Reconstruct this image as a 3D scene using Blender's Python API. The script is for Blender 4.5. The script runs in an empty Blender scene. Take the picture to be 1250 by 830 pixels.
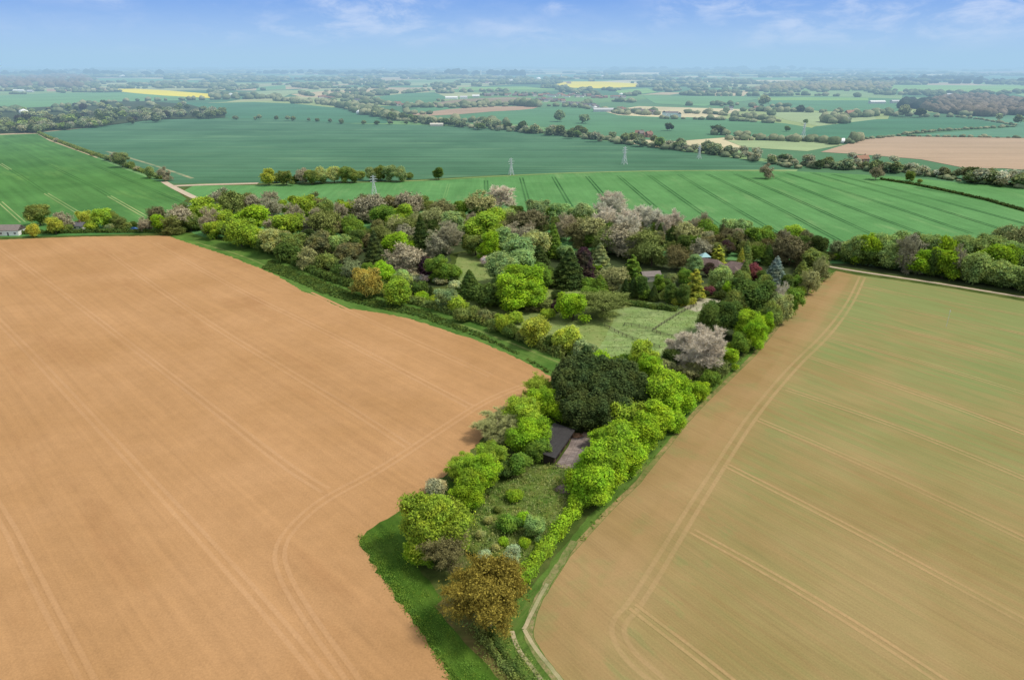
import bpy, bmesh, math, random
import numpy as np
from mathutils import Vector, Matrix
from mathutils.geometry import tessellate_polygon

R = math.radians
random.seed(7)
rng = np.random.default_rng(11)
scene = bpy.context.scene
COL = scene.collection

# ------------------------------------------------------------------ camera
CAM_H = 100.0
F = 833.0                                   # focal length in photo pixels (24 mm lens, 1250 px wide)
PITCH = math.atan((415 - 77) / F)
cam_d = bpy.data.cameras.new('camera')
cam = bpy.data.objects.new('camera', cam_d)
COL.objects.link(cam)
cam.location = (0, 0, CAM_H)
cam.rotation_euler = (R(90) - PITCH, 0, 0)
cam_d.lens = 36 * F / 1250
cam_d.sensor_width = 36
cam_d.clip_start = 0.5
cam_d.clip_end = 200000
scene.camera = cam
CP, SP = math.cos(PITCH), math.sin(PITCH)

def ray(px, py):
    a = (px - 625) / F; b = (415 - py) / F
    return Vector((a, CP + b * SP, -SP + b * CP))

def G(px, py, z=0.0):
    """place on the ground (or at height z) that a point of the survey photo shows"""
    d = ray(px, max(py, 77.6))
    t = (CAM_H - z) / -d.z
    return Vector((d.x * t, d.y * t, z))

def depth(p):
    return p.y * CP + (CAM_H - p.z) * SP

# ------------------------------------------------------------------ object helpers
def tag(o, label=None, cat=None, group=None, kind=None):
    if label: o['label'] = label
    if cat: o['category'] = cat
    if group: o['group'] = group
    if kind: o['kind'] = kind
    return o

def link(name, data, parent=None):
    o = bpy.data.objects.new(name, data)
    COL.objects.link(o)
    if parent: o.parent = parent
    return o

def np_mesh(name, verts, quads=None, tris=None, mats=(), qmat=None, tmat=None, attr=None):
    """mesh from arrays; attr = per-face float stored on faces"""
    me = bpy.data.meshes.new(name)
    verts = np.asarray(verts, dtype=np.float32)
    loops = []; starts = []; totals = []; mi = []
    s = 0
    if quads is not None and len(quads):
        q = np.asarray(quads, dtype=np.int32)
        loops.append(q.ravel()); starts.append(np.arange(len(q)) * 4); totals.append(np.full(len(q), 4)); s = len(q) * 4
        mi.append(np.zeros(len(q), int) if qmat is None else np.asarray(qmat))
    if tris is not None and len(tris):
        t = np.asarray(tris, dtype=np.int32)
        loops.append(t.ravel()); starts.append(s + np.arange(len(t)) * 3); totals.append(np.full(len(t), 3))
        mi.append(np.zeros(len(t), int) if tmat is None else np.asarray(tmat))
    loops = np.concatenate(loops); starts = np.concatenate(starts); totals = np.concatenate(totals); mi = np.concatenate(mi)
    me.vertices.add(len(verts)); me.vertices.foreach_set('co', verts.ravel())
    me.loops.add(len(loops)); me.loops.foreach_set('vertex_index', loops.astype(np.int32))
    me.polygons.add(len(starts))
    me.polygons.foreach_set('loop_start', starts.astype(np.int32))
    me.polygons.foreach_set('loop_total', totals.astype(np.int32))
    me.polygons.foreach_set('material_index', mi.astype(np.int32))
    for m in mats: me.materials.append(m)
    if attr is not None:
        a = me.attributes.new('tone', 'FLOAT', 'FACE')
        a.data.foreach_set('value', np.asarray(attr, dtype=np.float32))
    me.update(calc_edges=True)
    return me

class MB:
    """collects boxes, bars and prisms, then becomes one mesh"""
    def __init__(s): s.v = []; s.f = []; s.m = []
    def add(s, verts, faces, mi=0):
        n = len(s.v); s.v += [tuple(v) for v in verts]; s.f += [tuple(i + n for i in f) for f in faces]; s.m += [mi] * len(faces)
    def box(s, x0, x1, y0, y1, z0, z1, mi=0):
        v = [(x, y, z) for x in (x0, x1) for y in (y0, y1) for z in (z0, z1)]
        s.add(v, [(0, 1, 3, 2), (4, 6, 7, 5), (0, 4, 5, 1), (2, 3, 7, 6), (0, 2, 6, 4), (1, 5, 7, 3)], mi)
    def bar(s, a, b, r0, r1=None, n=4, mi=0):
        a = Vector(a); b = Vector(b); r1 = r0 if r1 is None else r1
        d = (b - a)
        if d.length < 1e-6: return
        d.normalize(); u = d.orthogonal().normalized(); w = d.cross(u)
        ring = lambda p, r: [p + u * (r * math.cos(2 * math.pi * k / n)) + w * (r * math.sin(2 * math.pi * k / n)) for k in range(n)]
        vs = ring(a, r0) + ring(b, r1)
        s.add(vs, [(k, (k + 1) % n, n + (k + 1) % n, n + k) for k in range(n)] + [tuple(range(n))[::-1], tuple(range(n, 2 * n))], mi)
    def mesh(s, name, mats):
        me = bpy.data.meshes.new(name)
        me.from_pydata(s.v, [], s.f)
        for m in (mats if isinstance(mats, (list, tuple)) else [mats]): me.materials.append(m)
        me.polygons.foreach_set('material_index', s.m)
        me.update(); return me
    def build(s, name, mats, parent=None):
        return link(name, s.mesh(name, mats), parent)

# ------------------------------------------------------------------ materials
def new_mat(name):
    m = bpy.data.materials.new(name); m.use_nodes = True
    nt = m.node_tree
    for n in list(nt.nodes): nt.nodes.remove(n)
    out = nt.nodes.new('ShaderNodeOutputMaterial')
    return m, nt, out

def N(nt, t, **kw):
    n = nt.nodes.new(t)
    for k, v in kw.items():
        if k.startswith('i_'):
            n.inputs[k[2:].replace('_', ' ')].default_value = v
        else: setattr(n, k, v)
    return n

def L(nt, a, b): nt.links.new(a, b)

def noise(nt, vec, scale, detail=3, rough=0.55):
    n = N(nt, 'ShaderNodeTexNoise'); n.inputs['Scale'].default_value = scale
    n.inputs['Detail'].default_value = detail; n.inputs['Roughness'].default_value = rough
    if vec is not None: L(nt, vec, n.inputs['Vector'])
    return n.outputs['Fac']

def maprange(nt, v, a, b, c, d, smooth=False):
    n = N(nt, 'ShaderNodeMapRange')
    if smooth: n.interpolation_type = 'SMOOTHSTEP'
    L(nt, v, n.inputs['Value'])
    for k, x in zip(('From Min', 'From Max', 'To Min', 'To Max'), (a, b, c, d)): n.inputs[k].default_value = x
    return n.outputs['Result']

def math_(nt, op, a, b=None):
    n = N(nt, 'ShaderNodeMath'); n.operation = op
    for i, x in enumerate((a, b)):
        if x is None: continue
        if isinstance(x, (int, float)): n.inputs[i].default_value = x
        else: L(nt, x, n.inputs[i])
    return n.outputs[0]

def mixc(nt, fac, a, b, mode='MIX'):
    n = N(nt, 'ShaderNodeMix'); n.data_type = 'RGBA'; n.blend_type = mode
    if isinstance(fac, (int, float)): n.inputs[0].default_value = fac
    else: L(nt, fac, n.inputs[0])
    for i, x in ((6, a), (7, b)):
        if isinstance(x, tuple): n.inputs[i].default_value = (*x[:3], 1)
        else: L(nt, x, n.inputs[i])
    return n.outputs[2]

def scale_col(nt, col, v):
    n = N(nt, 'ShaderNodeVectorMath'); n.operation = 'SCALE'
    if isinstance(col, tuple): n.inputs[0].default_value = col[:3]
    else: L(nt, col, n.inputs[0])
    if isinstance(v, (int, float)): n.inputs['Scale'].default_value = v
    else: L(nt, v, n.inputs['Scale'])
    return n.outputs[0]

def finish(nt, out, col, rough=0.9, bump=None, bstr=0.3, bdist=0.2, spec=0.1):
    b = N(nt, 'ShaderNodeBsdfPrincipled')
    b.inputs['Roughness'].default_value = rough
    b.inputs['Specular IOR Level'].default_value = spec
    if isinstance(col, tuple): b.inputs['Base Color'].default_value = (*col[:3], 1)
    else: L(nt, col, b.inputs['Base Color'])
    if bump is not None:
        bn = N(nt, 'ShaderNodeBump'); bn.inputs['Strength'].default_value = bstr; bn.inputs['Distance'].default_value = bdist
        L(nt, bump, bn.inputs['Height']); L(nt, bn.outputs[0], b.inputs['Normal'])
    L(nt, b.outputs[0], out.inputs['Surface'])

def wpos(nt, rot=0.0, sx=1.0, sy=1.0):
    """world position turned by rot and stretched"""
    g = N(nt, 'ShaderNodeNewGeometry')
    v = N(nt, 'ShaderNodeVectorRotate'); v.rotation_type = 'Z_AXIS'; v.inputs['Angle'].default_value = rot
    L(nt, g.outputs['Position'], v.inputs['Vector'])
    m = N(nt, 'ShaderNodeVectorMath'); m.operation = 'MULTIPLY'; m.inputs[1].default_value = (sx, sy, 1)
    L(nt, v.outputs[0], m.inputs[0]); return m.outputs[0]

def rut_over(nt, base, col, alpha=.6, sc=.3, lo=.3, var=.15, edge=.2):
    """worn or pressed ground that fades into the field's own surface at both sides of the strip"""
    uv = N(nt, 'ShaderNodeTexCoord'); sp = N(nt, 'ShaderNodeSeparateXYZ'); L(nt, uv.outputs['UV'], sp.inputs[0])
    e = math_(nt, 'MULTIPLY', sp.outputs['Y'], math_(nt, 'SUBTRACT', 1.0, sp.outputs['Y']))
    e = maprange(nt, e, .02, edge, 0, 1, True)
    solid = lo >= .3
    nz = maprange(nt, noise(nt, wpos(nt), sc, 4, .7), .3, .62, .6 if solid else 0, 1)
    nz2 = maprange(nt, noise(nt, wpos(nt), sc * .08, 2, .6), .35, .62, .45 if solid else .3, 1)
    al = math_(nt, 'MULTIPLY', math_(nt, 'MULTIPLY', math_(nt, 'MULTIPLY', e, nz), nz2), alpha)
    k = maprange(nt, noise(nt, wpos(nt), sc * 5, 3), .3, .7, 1 - var, 1 + var)
    return mixc(nt, al, base, scale_col(nt, col, k))

def field_mat(name, ca, cb, rot=0.0, patch=60.0, stripe=3.0, stripe_amt=0.12, fine=0.5, fine_amt=0.25, cc=None, cc_fac=0.35, along=0.05, pamt=1.0, rut=None):
    m, nt, out = new_mat(name)
    w = wpos(nt)
    big = maprange(nt, noise(nt, w, 1 / patch, 4), 0.5 - 0.17 / pamt, 0.5 + 0.17 / pamt, 0, 1)
    col = mixc(nt, big, ca, cb)
    if cc is not None:
        b2 = maprange(nt, noise(nt, wpos(nt, rot, 1 / (patch * 1.6), 1 / (patch * .35)), 1.0, 5, 0.65), 0.56, 0.70, 0, cc_fac)
        col = mixc(nt, b2, col, cc)
    st = noise(nt, wpos(nt, rot, along / stripe, 1 / stripe), 1.0, 2)
    st2 = noise(nt, wpos(nt, rot, along / stripe / 4, .22 / stripe), 1.0, 2)
    fi = noise(nt, w, 1 / fine, 4, 0.75)
    mid = noise(nt, w, 1 / (fine * 9), 4, 0.7)
    k = math_(nt, 'ADD', maprange(nt, st, 0.3, 0.7, -stripe_amt, stripe_amt), maprange(nt, st2, 0.3, 0.7, -stripe_amt * .7, stripe_amt * .7))
    k = math_(nt, 'ADD', k, maprange(nt, fi, 0.2, 0.8, 1 - fine_amt, 1 + fine_amt))
    k = math_(nt, 'ADD', k, maprange(nt, mid, 0.25, 0.75, -fine_amt * .35, fine_amt * .35))
    res = scale_col(nt, col, k)
    if rut: res = rut_over(nt, res, *rut)
    finish(nt, out, res, bump=fi, bstr=0.35, bdist=0.12 * fine)
    return m

def plain(name, col, rough=0.8, var=0.2, sc=1.5, spec=0.2, metal=0):
    m, nt, out = new_mat(name)
    k = maprange(nt, noise(nt, wpos(nt), sc, 4, 0.65), 0.3, 0.7, 1 - var, 1 + var)
    finish(nt, out, scale_col(nt, col, k), rough=rough, spec=spec)
    return m

def leaf_mat(name, dark=1.0, trans=0.4, tint=True):
    """leaf colour comes from the object's own colour, varied leaf by leaf and clump by clump"""
    m, nt, out = new_mat(name)
    oi = N(nt, 'ShaderNodeObjectInfo')
    at = N(nt, 'ShaderNodeAttribute'); at.attribute_name = 'tone'; at.attribute_type = 'GEOMETRY'
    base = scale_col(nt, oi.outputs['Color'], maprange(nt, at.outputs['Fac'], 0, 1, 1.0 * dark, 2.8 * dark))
    base = mixc(nt, maprange(nt, at.outputs['Fac'], .1, .9, .0, .4), base, mixc(nt, 1.0, base, (1.22, 1.06, .8), 'MULTIPLY'))
    if tint: base = mixc(nt, maprange(nt, noise(nt, wpos(nt), .11, 2), .45, .65, 0, .3), base, (.17, .24, .06))
    warm = mixc(nt, 1.0, base, (1.08, 1.0, 0.8), 'MULTIPLY')
    cool = mixc(nt, 1.0, base, (0.85, 0.98, 1.0), 'MULTIPLY')
    nz = noise(nt, wpos(nt), 0.28, 3)
    col = mixc(nt, maprange(nt, nz, 0.35, 0.65, 0, 1), cool, warm) if tint else base
    d = N(nt, 'ShaderNodeBsdfDiffuse'); L(nt, col, d.inputs['Color'])
    if trans:
        t = N(nt, 'ShaderNodeBsdfTranslucent'); L(nt, col, t.inputs['Color'])
        mx = N(nt, 'ShaderNodeMixShader'); mx.inputs[0].default_value = trans
        L(nt, d.outputs[0], mx.inputs[1]); L(nt, t.outputs[0], mx.inputs[2]); L(nt, mx.outputs[0], out.inputs['Surface'])
    else: L(nt, d.outputs[0], out.inputs['Surface'])
    return m

LEAF = leaf_mat('leaves')
LEAF_DARK = leaf_mat('shaded_crown_core', dark=0.34, trans=0)  # cores inside crowns and hedges; their inner shade is put into the colour
TWIG = leaf_mat('twigs', dark=.72, trans=0, tint=False)
BARK = plain('bark', (0.09, 0.07, 0.05), var=0.3)
BARK_PALE = plain('pale_bark', (0.26, 0.21, 0.18), var=0.25)

# ------------------------------------------------------------------ crowns
def leaf_cards(P, Nn, size, tone, aspect=1.5):
    """one small kite-shaped leaf cluster at every point"""
    n = len(P)
    Nn = Nn / (np.linalg.norm(Nn, axis=1, keepdims=True) + 1e-9)
    r = rng.normal(size=(n, 3)); u = np.cross(Nn, r); u /= (np.linalg.norm(u, axis=1, keepdims=True) + 1e-9)
    v = np.cross(Nn, u)
    s = (size * rng.uniform(0.6, 1.35, n))[:, None]
    a = P + u * s * aspect * .5; b = P + v * s * .5 + Nn * s * .12; c = P - u * s * aspect * .5; d = P - v * s * .5 + Nn * s * .12
    V = np.stack([a, b, c, d], 1).reshape(-1, 3)
    Q = np.arange(n * 4).reshape(-1, 4)
    return V, Q, tone

def unit_ico(sub):
    bm = bmesh.new(); bmesh.ops.create_icosphere(bm, subdivisions=sub, radius=1)
    v = np.array([x.co[:] for x in bm.verts]); f = np.array([[y.index for y in x.verts] for x in bm.faces]); bm.free()
    return v, f
ICO1 = unit_ico(2); ICO2 = unit_ico(3)

def assemble(name, cards, cores, mats=None):
    V = []; Q = []; T = []; tq = []; tt = []; off = 0
    for v, q, t in cards:
        V.append(v); Q.append(q + off); off += len(v); tq.append(t)
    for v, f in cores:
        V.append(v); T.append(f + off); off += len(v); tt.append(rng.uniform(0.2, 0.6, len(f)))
    V = np.concatenate(V); Q = np.concatenate(Q)
    T = np.concatenate(T) if T else np.zeros((0, 3), int)
    attr = np.concatenate(tq + tt)
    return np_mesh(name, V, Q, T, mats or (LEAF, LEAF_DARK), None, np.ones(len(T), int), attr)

def crown_lobed(name, n_lobes, n_leaves, leaf, hw=1.0, base=0.18, core=0.74, lobe=(0.16, 0.28), flat=0.85, bottom=-0.35, loose=0.13, shape='round', jitter=0.6):
    """crown in unit width; z from base to hw"""
    H = hw - base; cz = base + H * 0.5
    lob = []; ph0, ph1 = rng.uniform(0, 6.28, 2)
    for i in range(n_lobes):
        for _ in range(40):
            d = rng.normal(size=3); d /= np.linalg.norm(d)
            if d[2] > bottom * 2: break
        r = rng.uniform(*lobe)
        k = rng.uniform(0.5, 1.05) if i % 5 else rng.uniform(0, 0.5)
        c = np.array([d[0] * (0.5 - r * .85) * k, d[1] * (0.5 - r * .85) * k, d[2] * (H * .5 - r * flat * .8) * k])
        az_ = math.atan2(d[1], d[0]); c = c * (1 + .20 * math.sin(2 * az_ + ph0) + .14 * math.sin(3 * az_ + ph1) + .12 * math.sin(5 * d[2] + ph1))
        if shape == 'tall': c[:2] *= (1 - 0.35 * max(0, c[2] / H))
        if shape == 'fan': c[:2] *= (0.75 + 0.5 * (c[2] / H + .2))
        lob.append((c + np.array([0, 0, cz]), r))
    C = np.array([l[0] for l in lob]); RR = np.array([l[1] for l in lob])
    w = RR ** 2; idx = rng.choice(n_lobes, n_leaves * 2, p=w / w.sum())
    D = rng.normal(size=(len(idx), 3)); D /= np.linalg.norm(D, axis=1, keepdims=True)
    D[:, 2] = np.where((D[:, 2] < -0.3) & (rng.random(len(idx)) < .6), -D[:, 2], D[:, 2])
    rad = RR[idx] * (1 + rng.normal(0, loose, len(idx)))
    # surface ripple: smaller twig clumps on each lobe
    ph = rng.uniform(0, 6.28, (n_lobes, 3))
    rip = np.sin(D[:, 0] * 8 + ph[idx, 0]) * np.sin(D[:, 1] * 8 + ph[idx, 1]) * np.sin(D[:, 2] * 8 + ph[idx, 2])
    rad = rad * (1 + 0.30 * rip)
    P = C[idx] + D * rad[:, None] * np.array([1, 1, flat])
    keep = np.ones(len(idx), bool)
    for j in range(n_lobes):
        q = (P - C[j]) / np.array([1, 1, flat]); dist = np.linalg.norm(q, axis=1)
        keep &= (dist > RR[j] * 0.84) | (idx == j)
    P = P[keep][:n_leaves]; D = D[keep][:n_leaves]; ii = idx[keep][:n_leaves]; rp = rip[keep][:n_leaves]
    lt = rng.uniform(-0.2, 0.2, n_lobes)
    tone = np.clip(0.45 + lt[ii] + rp * .42 + rng.normal(0, 0.15, len(P)), 0, 1)  # leaves in ripple hollows are darker: shade of the gaps put into colour
    Nn = D + rng.normal(0, jitter, D.shape) + np.array([0, 0, .25])
    cards = [leaf_cards(P, Nn, leaf, tone)]
    cores = []
    if core:
        v, f = ICO1
        for c, r in lob:
            vv = v * (r * core) * np.array([1, 1, flat]) * rng.uniform(0.88, 1.08, (len(v), 1)) + c
            cores.append((vv, f))
    return assemble(name, cards, cores)

def crown_cone(name, n_leaves, leaf, hw=1.8, base=0.03, power=0.8, tiers=0, core=0.82, top=0.02, droop=0.5, rough=0.08, tierdepth=0.35):
    H = hw - base
    t = rng.random(n_leaves * 2) ** 0.8
    t = 1 - t if False else t
    prof = lambda t: top + (0.5 - top) * (1 - t) ** power
    p = prof(t); keepp = rng.random(len(t)) < (p / 0.5 + .08); t = t[keepp][:n_leaves]; n = len(t)
    th = rng.uniform(0, 2 * math.pi, n)
    r = prof(t)
    seg = 1 + rough * np.sin(th * 5 + t * 23) + rough * np.sin(th * 9 - t * 31) + rng.normal(0, rough * .7, n)
    r = r * seg
    z = base + t * H
    ton = 0.42 + 0.1 * np.sin(th * 5 + t * 23)
    if tiers:
        ph = (t * tiers + 0.12 * np.sin(th * 3)) % 1.0
        r = r * (1 - tierdepth * ph)
        ton = ton + 0.38 * (0.5 - ph)
    P = np.stack([r * np.cos(th), r * np.sin(th), z], 1)
    Nn = np.stack([np.cos(th), np.sin(th), np.full(n, 0.55)], 1) + rng.normal(0, 0.5, (n, 3))
    tone = np.clip(ton + rng.normal(0, .16, n), 0, 1)
    cards = [leaf_cards(P, Nn, leaf, tone, 1.7)]
    cores = []
    if core:
        m = 10; vs = []; fs = []
        for j in range(m + 1):
            tt = j / m
            for k in range(10):
                a = k * math.tau / 10; rr = prof(tt) * core * (1 - (tierdepth * .75 if tiers else 0)) * rng.uniform(0.92, 1.04)
                vs.append((rr * math.cos(a), rr * math.sin(a), base + tt * H * .97))
        for j in range(m):
            for k in range(10):
                a0 = j * 10 + k; a1 = j * 10 + (k + 1) % 10
                fs += [(a0, a1, a1 + 10), (a0, a1 + 10, a0 + 10)]
        cores.append((np.array(vs), np.array(fs)))
    return assemble(name, cards, cores)

def crown_cedar(name, n_leaves, leaf, hw=1.2, plates=16):
    """tiered cedar: flat shelves of foliage with gaps between"""
    cards = []; per = n_leaves // plates
    for i in range(plates):
        t = (i + rng.uniform(0, .6)) / plates
        z = 0.12 + t * (hw - 0.14)
        rr = 0.5 * (1 - t ** 1.6) ** .7 + .03
        a = i * 2.4 + rng.uniform(-.4, .4); off = rr * rng.uniform(0.25, .5)
        cx, cy = off * math.cos(a), off * math.sin(a); pr = rr * rng.uniform(0.5, .7)
        q = np.sqrt(rng.random(per)) * pr; th = rng.uniform(0, 6.283, per)
        rip = 1 + .25 * np.sin(th * 4 + i); q = q * rip
        P = np.stack([cx + q * np.cos(th), cy + q * np.sin(th), z - 0.18 * (q / pr) ** 2 * pr + rng.normal(0, .012, per)], 1)
        Nn = np.stack([np.cos(th) * .3, np.sin(th) * .3, np.ones(per)], 1) + rng.normal(0, .35, (per, 3))
        tone = np.clip(0.55 + rng.normal(0, .17, per) - 0.25 * (rng.random(per) < .2), 0, 1)
        cards.append(leaf_cards(P, Nn, leaf, tone))
        P2 = P - np.array([0, 0, .035]); cards.append(leaf_cards(P2[::2], -Nn[::2], leaf * 1.3, np.full(len(P2[::2]), .0)))
    cores = []
    v, f = ICO1
    for j in range(5):
        t = j / 5; cores.append((v * np.array([.2 * (1 - t * .8), .2 * (1 - t * .8), .14 * hw]) + np.array([0, 0, .2 + t * hw * .72]), f))
    return assemble(name, cards, cores)

def branches(n_main, levels, hw, spread, seed, trunk_r=0.018, clear=0.10, up=0.5, env=1.0):
    """recursive limbs in unit crown width; returns segments (a, b, r0, r1, level)"""
    rd = random.Random(seed)
    segs = []; tips = []
    def grow(p, d, length, r, lev):
        n = 3 if lev < 2 else 2
        q = p
        for k in range(n):
            d2 = (d + Vector((rd.gauss(0, .16), rd.gauss(0, .16), rd.gauss(0, .10) + 0.06 * (lev > 0)))).normalized()
            e = q + d2 * (length / n)
            segs.append((q, e, r * (1 - .25 * k / n), r * (1 - .25 * (k + 1) / n), lev))
            if lev < levels:
                nb = 2 if lev < levels - 1 else 3
                for _ in range(nb):
                    ax = d2.cross(Vector((rd.gauss(0, 1), rd.gauss(0, 1), rd.gauss(0, 1)))).normalized()
                    nd = (Matrix.Rotation(rd.uniform(.45, .95), 3, ax) @ d2 + Vector((0, 0, .12 * up))).normalized()
                    grow(e, nd, length * rd.uniform(.5, .72), r * .5, lev + 1)
            q, d = e, d2
        tips.append((q, d))
    top = Vector((0, 0, clear))
    segs.append((Vector((0, 0, -0.02)), top, trunk_r * 1.4, trunk_r, 0))
    segs.append((top, Vector((rd.uniform(-.02, .02), rd.uniform(-.02, .02), hw * .62)), trunk_r, trunk_r * .45, 0))
    for i in range(n_main):
        a = i * math.tau / n_main * 1.0 + rd.uniform(-.3, .3)
        el = rd.uniform(-.05 if clear < .2 else .12, 1.35)
        d = Vector((math.cos(a) * math.cos(el), math.sin(a) * math.cos(el), math.sin(el)))
        st = Vector((0, 0, clear + (hw * .6 - clear) * rd.random() ** 1.2))
        ln = spread * (0.75 + .25 * math.sin(el) * hw)
        grow(st, d, ln, trunk_r * .55, 1)
    return segs, tips

def twig_crown(name, seed, hw=1.0, n_main=9, levels=4, spread=0.27, n_twig=5, twig=0.075, width=0.0035, leaves=0, leaf=0.03, clear=.10, ltone=.5):
    segs, tips = branches(n_main, levels, hw, spread, seed, clear=clear)
    rd = random.Random(seed + 5)
    V = []; Q = []; T = []
    def ribbon(a, b, w0, w1, t):
        d = (b - a); s = d.cross(Vector((rd.gauss(0, 1), rd.gauss(0, 1), rd.gauss(0, 1))))
        if s.length < 1e-9: return
        s.normalize(); n = len(V)
        V.extend([a + s * w0, a - s * w0, b - s * w1, b + s * w1]); Q.append((n, n + 1, n + 2, n + 3)); T.append(t)
    pts = []
    for a, b, r0, r1, lev in segs:
        if lev >= 1:
            w = max(width * .8, r0 * (0.9 if lev < 3 else .7))
            ribbon(a, b, w, w * .8, rd.uniform(.25, .6)); ribbon(a, b, w, w * .8, rd.uniform(.25, .6))
        if lev >= levels - 1:
            for _ in range(n_twig):
                d = (b - a).normalized(); nd = (d + Vector((rd.gauss(0, .55), rd.gauss(0, .55), rd.gauss(0, .45) + .25))).normalized()
                p = a.lerp(b, rd.random())
                e = p + nd * twig * rd.uniform(.5, 1.3)
                ribbon(p, e, width * .55, width * .2, rd.uniform(.4, 1.0)); pts.append(e)
    V = np.array([tuple(v) for v in V]); 
    # fit into the unit crown
    hmax = np.percentile(V[:, 2], 99.5); rad = np.percentile(np.hypot(V[:, 0], V[:, 1]), 98)
    S = np.array([.5 / rad, .5 / rad, hw / hmax])
    V = V * S
    cards = [(V, np.array(Q), np.array(T))]
    if leaves:
        P = np.array([tuple(p) for p in pts]) * S
        sel = rng.choice(len(P), leaves); P = P[sel] + rng.normal(0, .012, (leaves, 3))
        c = np.array([0, 0, hw * .5]); D = P - c
        tone = np.clip(ltone + rng.normal(0, .2, leaves), 0, 1)
        cards.append(leaf_cards(P, D / (np.linalg.norm(D, axis=1, keepdims=True) + 1e-6) + rng.normal(0, .6, D.shape), leaf, tone))
    me = assemble(name, cards, [], mats=(TWIG, LEAF_DARK))
    # trunk with the same fit
    mb = MB()
    for a, b, r0, r1, lev in segs:
        if lev == 0 or (lev == 1):
            f = lambda p: (p.x * S[0], p.y * S[1], p.z * S[2])
            mb.bar(f(a), f(b), r0 * (1 if lev == 0 else .8), r1 * (1 if lev == 0 else .8), 6)
    return me, mb

def plain_trunk(hw, seed, top=.75, r=.02, limbs=5):
    rd = random.Random(seed); mb = MB()
    pts = [Vector((0, 0, -.02)), Vector((rd.uniform(-.01, .01), 0, hw * .25)), Vector((rd.uniform(-.02, .02), rd.uniform(-.02, .02), hw * top))]
    mb.bar(pts[0], pts[1], r * 1.4, r, 7); mb.bar(pts[1], pts[2], r, r * .35, 7)
    for i in range(limbs):
        a = i * 2.4 + rd.random(); z = hw * rd.uniform(.22, .55)
        s = Vector((0, 0, z)); m = s + Vector((math.cos(a) * .16, math.sin(a) * .16, .1 * hw)); e = m + Vector((math.cos(a) * .16, math.sin(a) * .16, .16 * hw))
        mb.bar(s, m, r * .5, r * .35, 5); mb.bar(m, e, r * .35, r * .12, 5)
    return mb

VAR = {}
def variant(key, crown, mb, bark): VAR.setdefault(key, []).append((crown, mb.mesh(key + '_trunk', bark) if mb else None))

# medium-detail library (trees 10 to 60 px wide)
for i in range(4):
    variant('round', crown_lobed('crown_round', 40, 7500, .033, lobe=(.11, .23), hw=1.0, base=.06, bottom=-.6), plain_trunk(1.0, i), BARK)
for i in range(3):
    variant('tall', crown_lobed('crown_tall', 44, 8000, .033, hw=1.45, base=.0, bottom=-.6, shape='tall', lobe=(.11, .22)), plain_trunk(1.45, i + 9), BARK)
for i in range(3):
    variant('bush', crown_lobed('crown_bush', 22, 3600, .045, hw=.72, base=-.04, bottom=-.2), None, BARK)
for i in range(2):
    variant('cone', crown_cone('crown_cone', 5200, .042, hw=1.9, tiers=9), plain_trunk(1.9, i, .9, .02, 0), BARK)
variant('column', crown_cone('crown_column', 4200, .06, hw=2.4, power=.38, rough=.1), plain_trunk(2.4, 3, .6, .03, 0), BARK)
for i in range(2):
    variant('cedar', crown_cedar('crown_cedar', 5600, .040, hw=1.25), plain_trunk(1.25, i, .95, .025, 3), BARK)
for i in range(3):
    c, mb = twig_crown('crown_bare', 20 + i, hw=1.15, levels=4, n_main=15, n_twig=4, twig=.07, width=.0056); variant('bare', c, mb, BARK_PALE)
for i in range(3):
    c, mb = twig_crown('crown_budding', 40 + i, hw=1.05, levels=4, n_main=15, n_twig=2, width=.005, leaves=5200, leaf=.032); variant('semi', c, mb, BARK)
# fine-detail library for the trees nearest the drone
for i in range(3):
    variant('round_fine', crown_lobed('crown_round', 80, 22000, .021, hw=.98, base=.03, bottom=-.6, lobe=(.08, .18), loose=.16), plain_trunk(1.0, 30 + i), BARK)
for i in range(2):
    variant('tall_fine', crown_lobed('crown_tall', 85, 22000, .023, hw=1.3, base=-.02, bottom=-.6, shape='tall', lobe=(.09, .17), loose=.16), plain_trunk(1.3, 33 + i), BARK)
c, mb = twig_crown('crown_oak', 63, clear=.30, hw=.86, levels=5, n_main=18, n_twig=2, twig=.04, width=.0022, leaves=15000, leaf=.018); variant('oak_fine', c, mb, BARK_PALE)
c, mb = twig_crown('crown_budding', 64, hw=.95, levels=4, n_main=14, n_twig=5, twig=.055, width=.0034, leaves=5000, leaf=.019); variant('semi_fine', c, mb, BARK)
c, mb = twig_crown('crown_bare', 67, hw=.95, levels=5, n_main=12, n_twig=2, twig=.055, width=.0036); variant('bare_fine', c, mb, BARK_PALE)
variant('leyland', crown_lobed('crown_cypress', 90, 15000, .036, hw=1.7, base=-.02, shape='tall', lobe=(.10, .16), bottom=-.6, flat=1.7, jitter=.8, loose=.12), plain_trunk(1.7, 3, .8, .03, 0), BARK)
variant('leyland', crown_lobed('crown_cypress', 90, 15000, .036, hw=1.7, base=-.02, shape='tall', lobe=(.10, .16), bottom=-.6, flat=1.7, jitter=.8, loose=.12), plain_trunk(1.7, 4, .8, .03, 0), BARK)
# far trees: one mesh each, a few pixels big
for i in range(5):
    variant('far', crown_lobed('far_crown', 13, 300, .13, hw=.95, base=0.0, core=.92, lobe=(.2, .3), bottom=-.3), None, BARK)
for i in range(2):
    variant('far_bare', crown_lobed('far_crown_bare', 14, 380, .10, hw=1.0, base=0.08, core=.5, lobe=(.2, .3), bottom=-.3), None, BARK)
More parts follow.
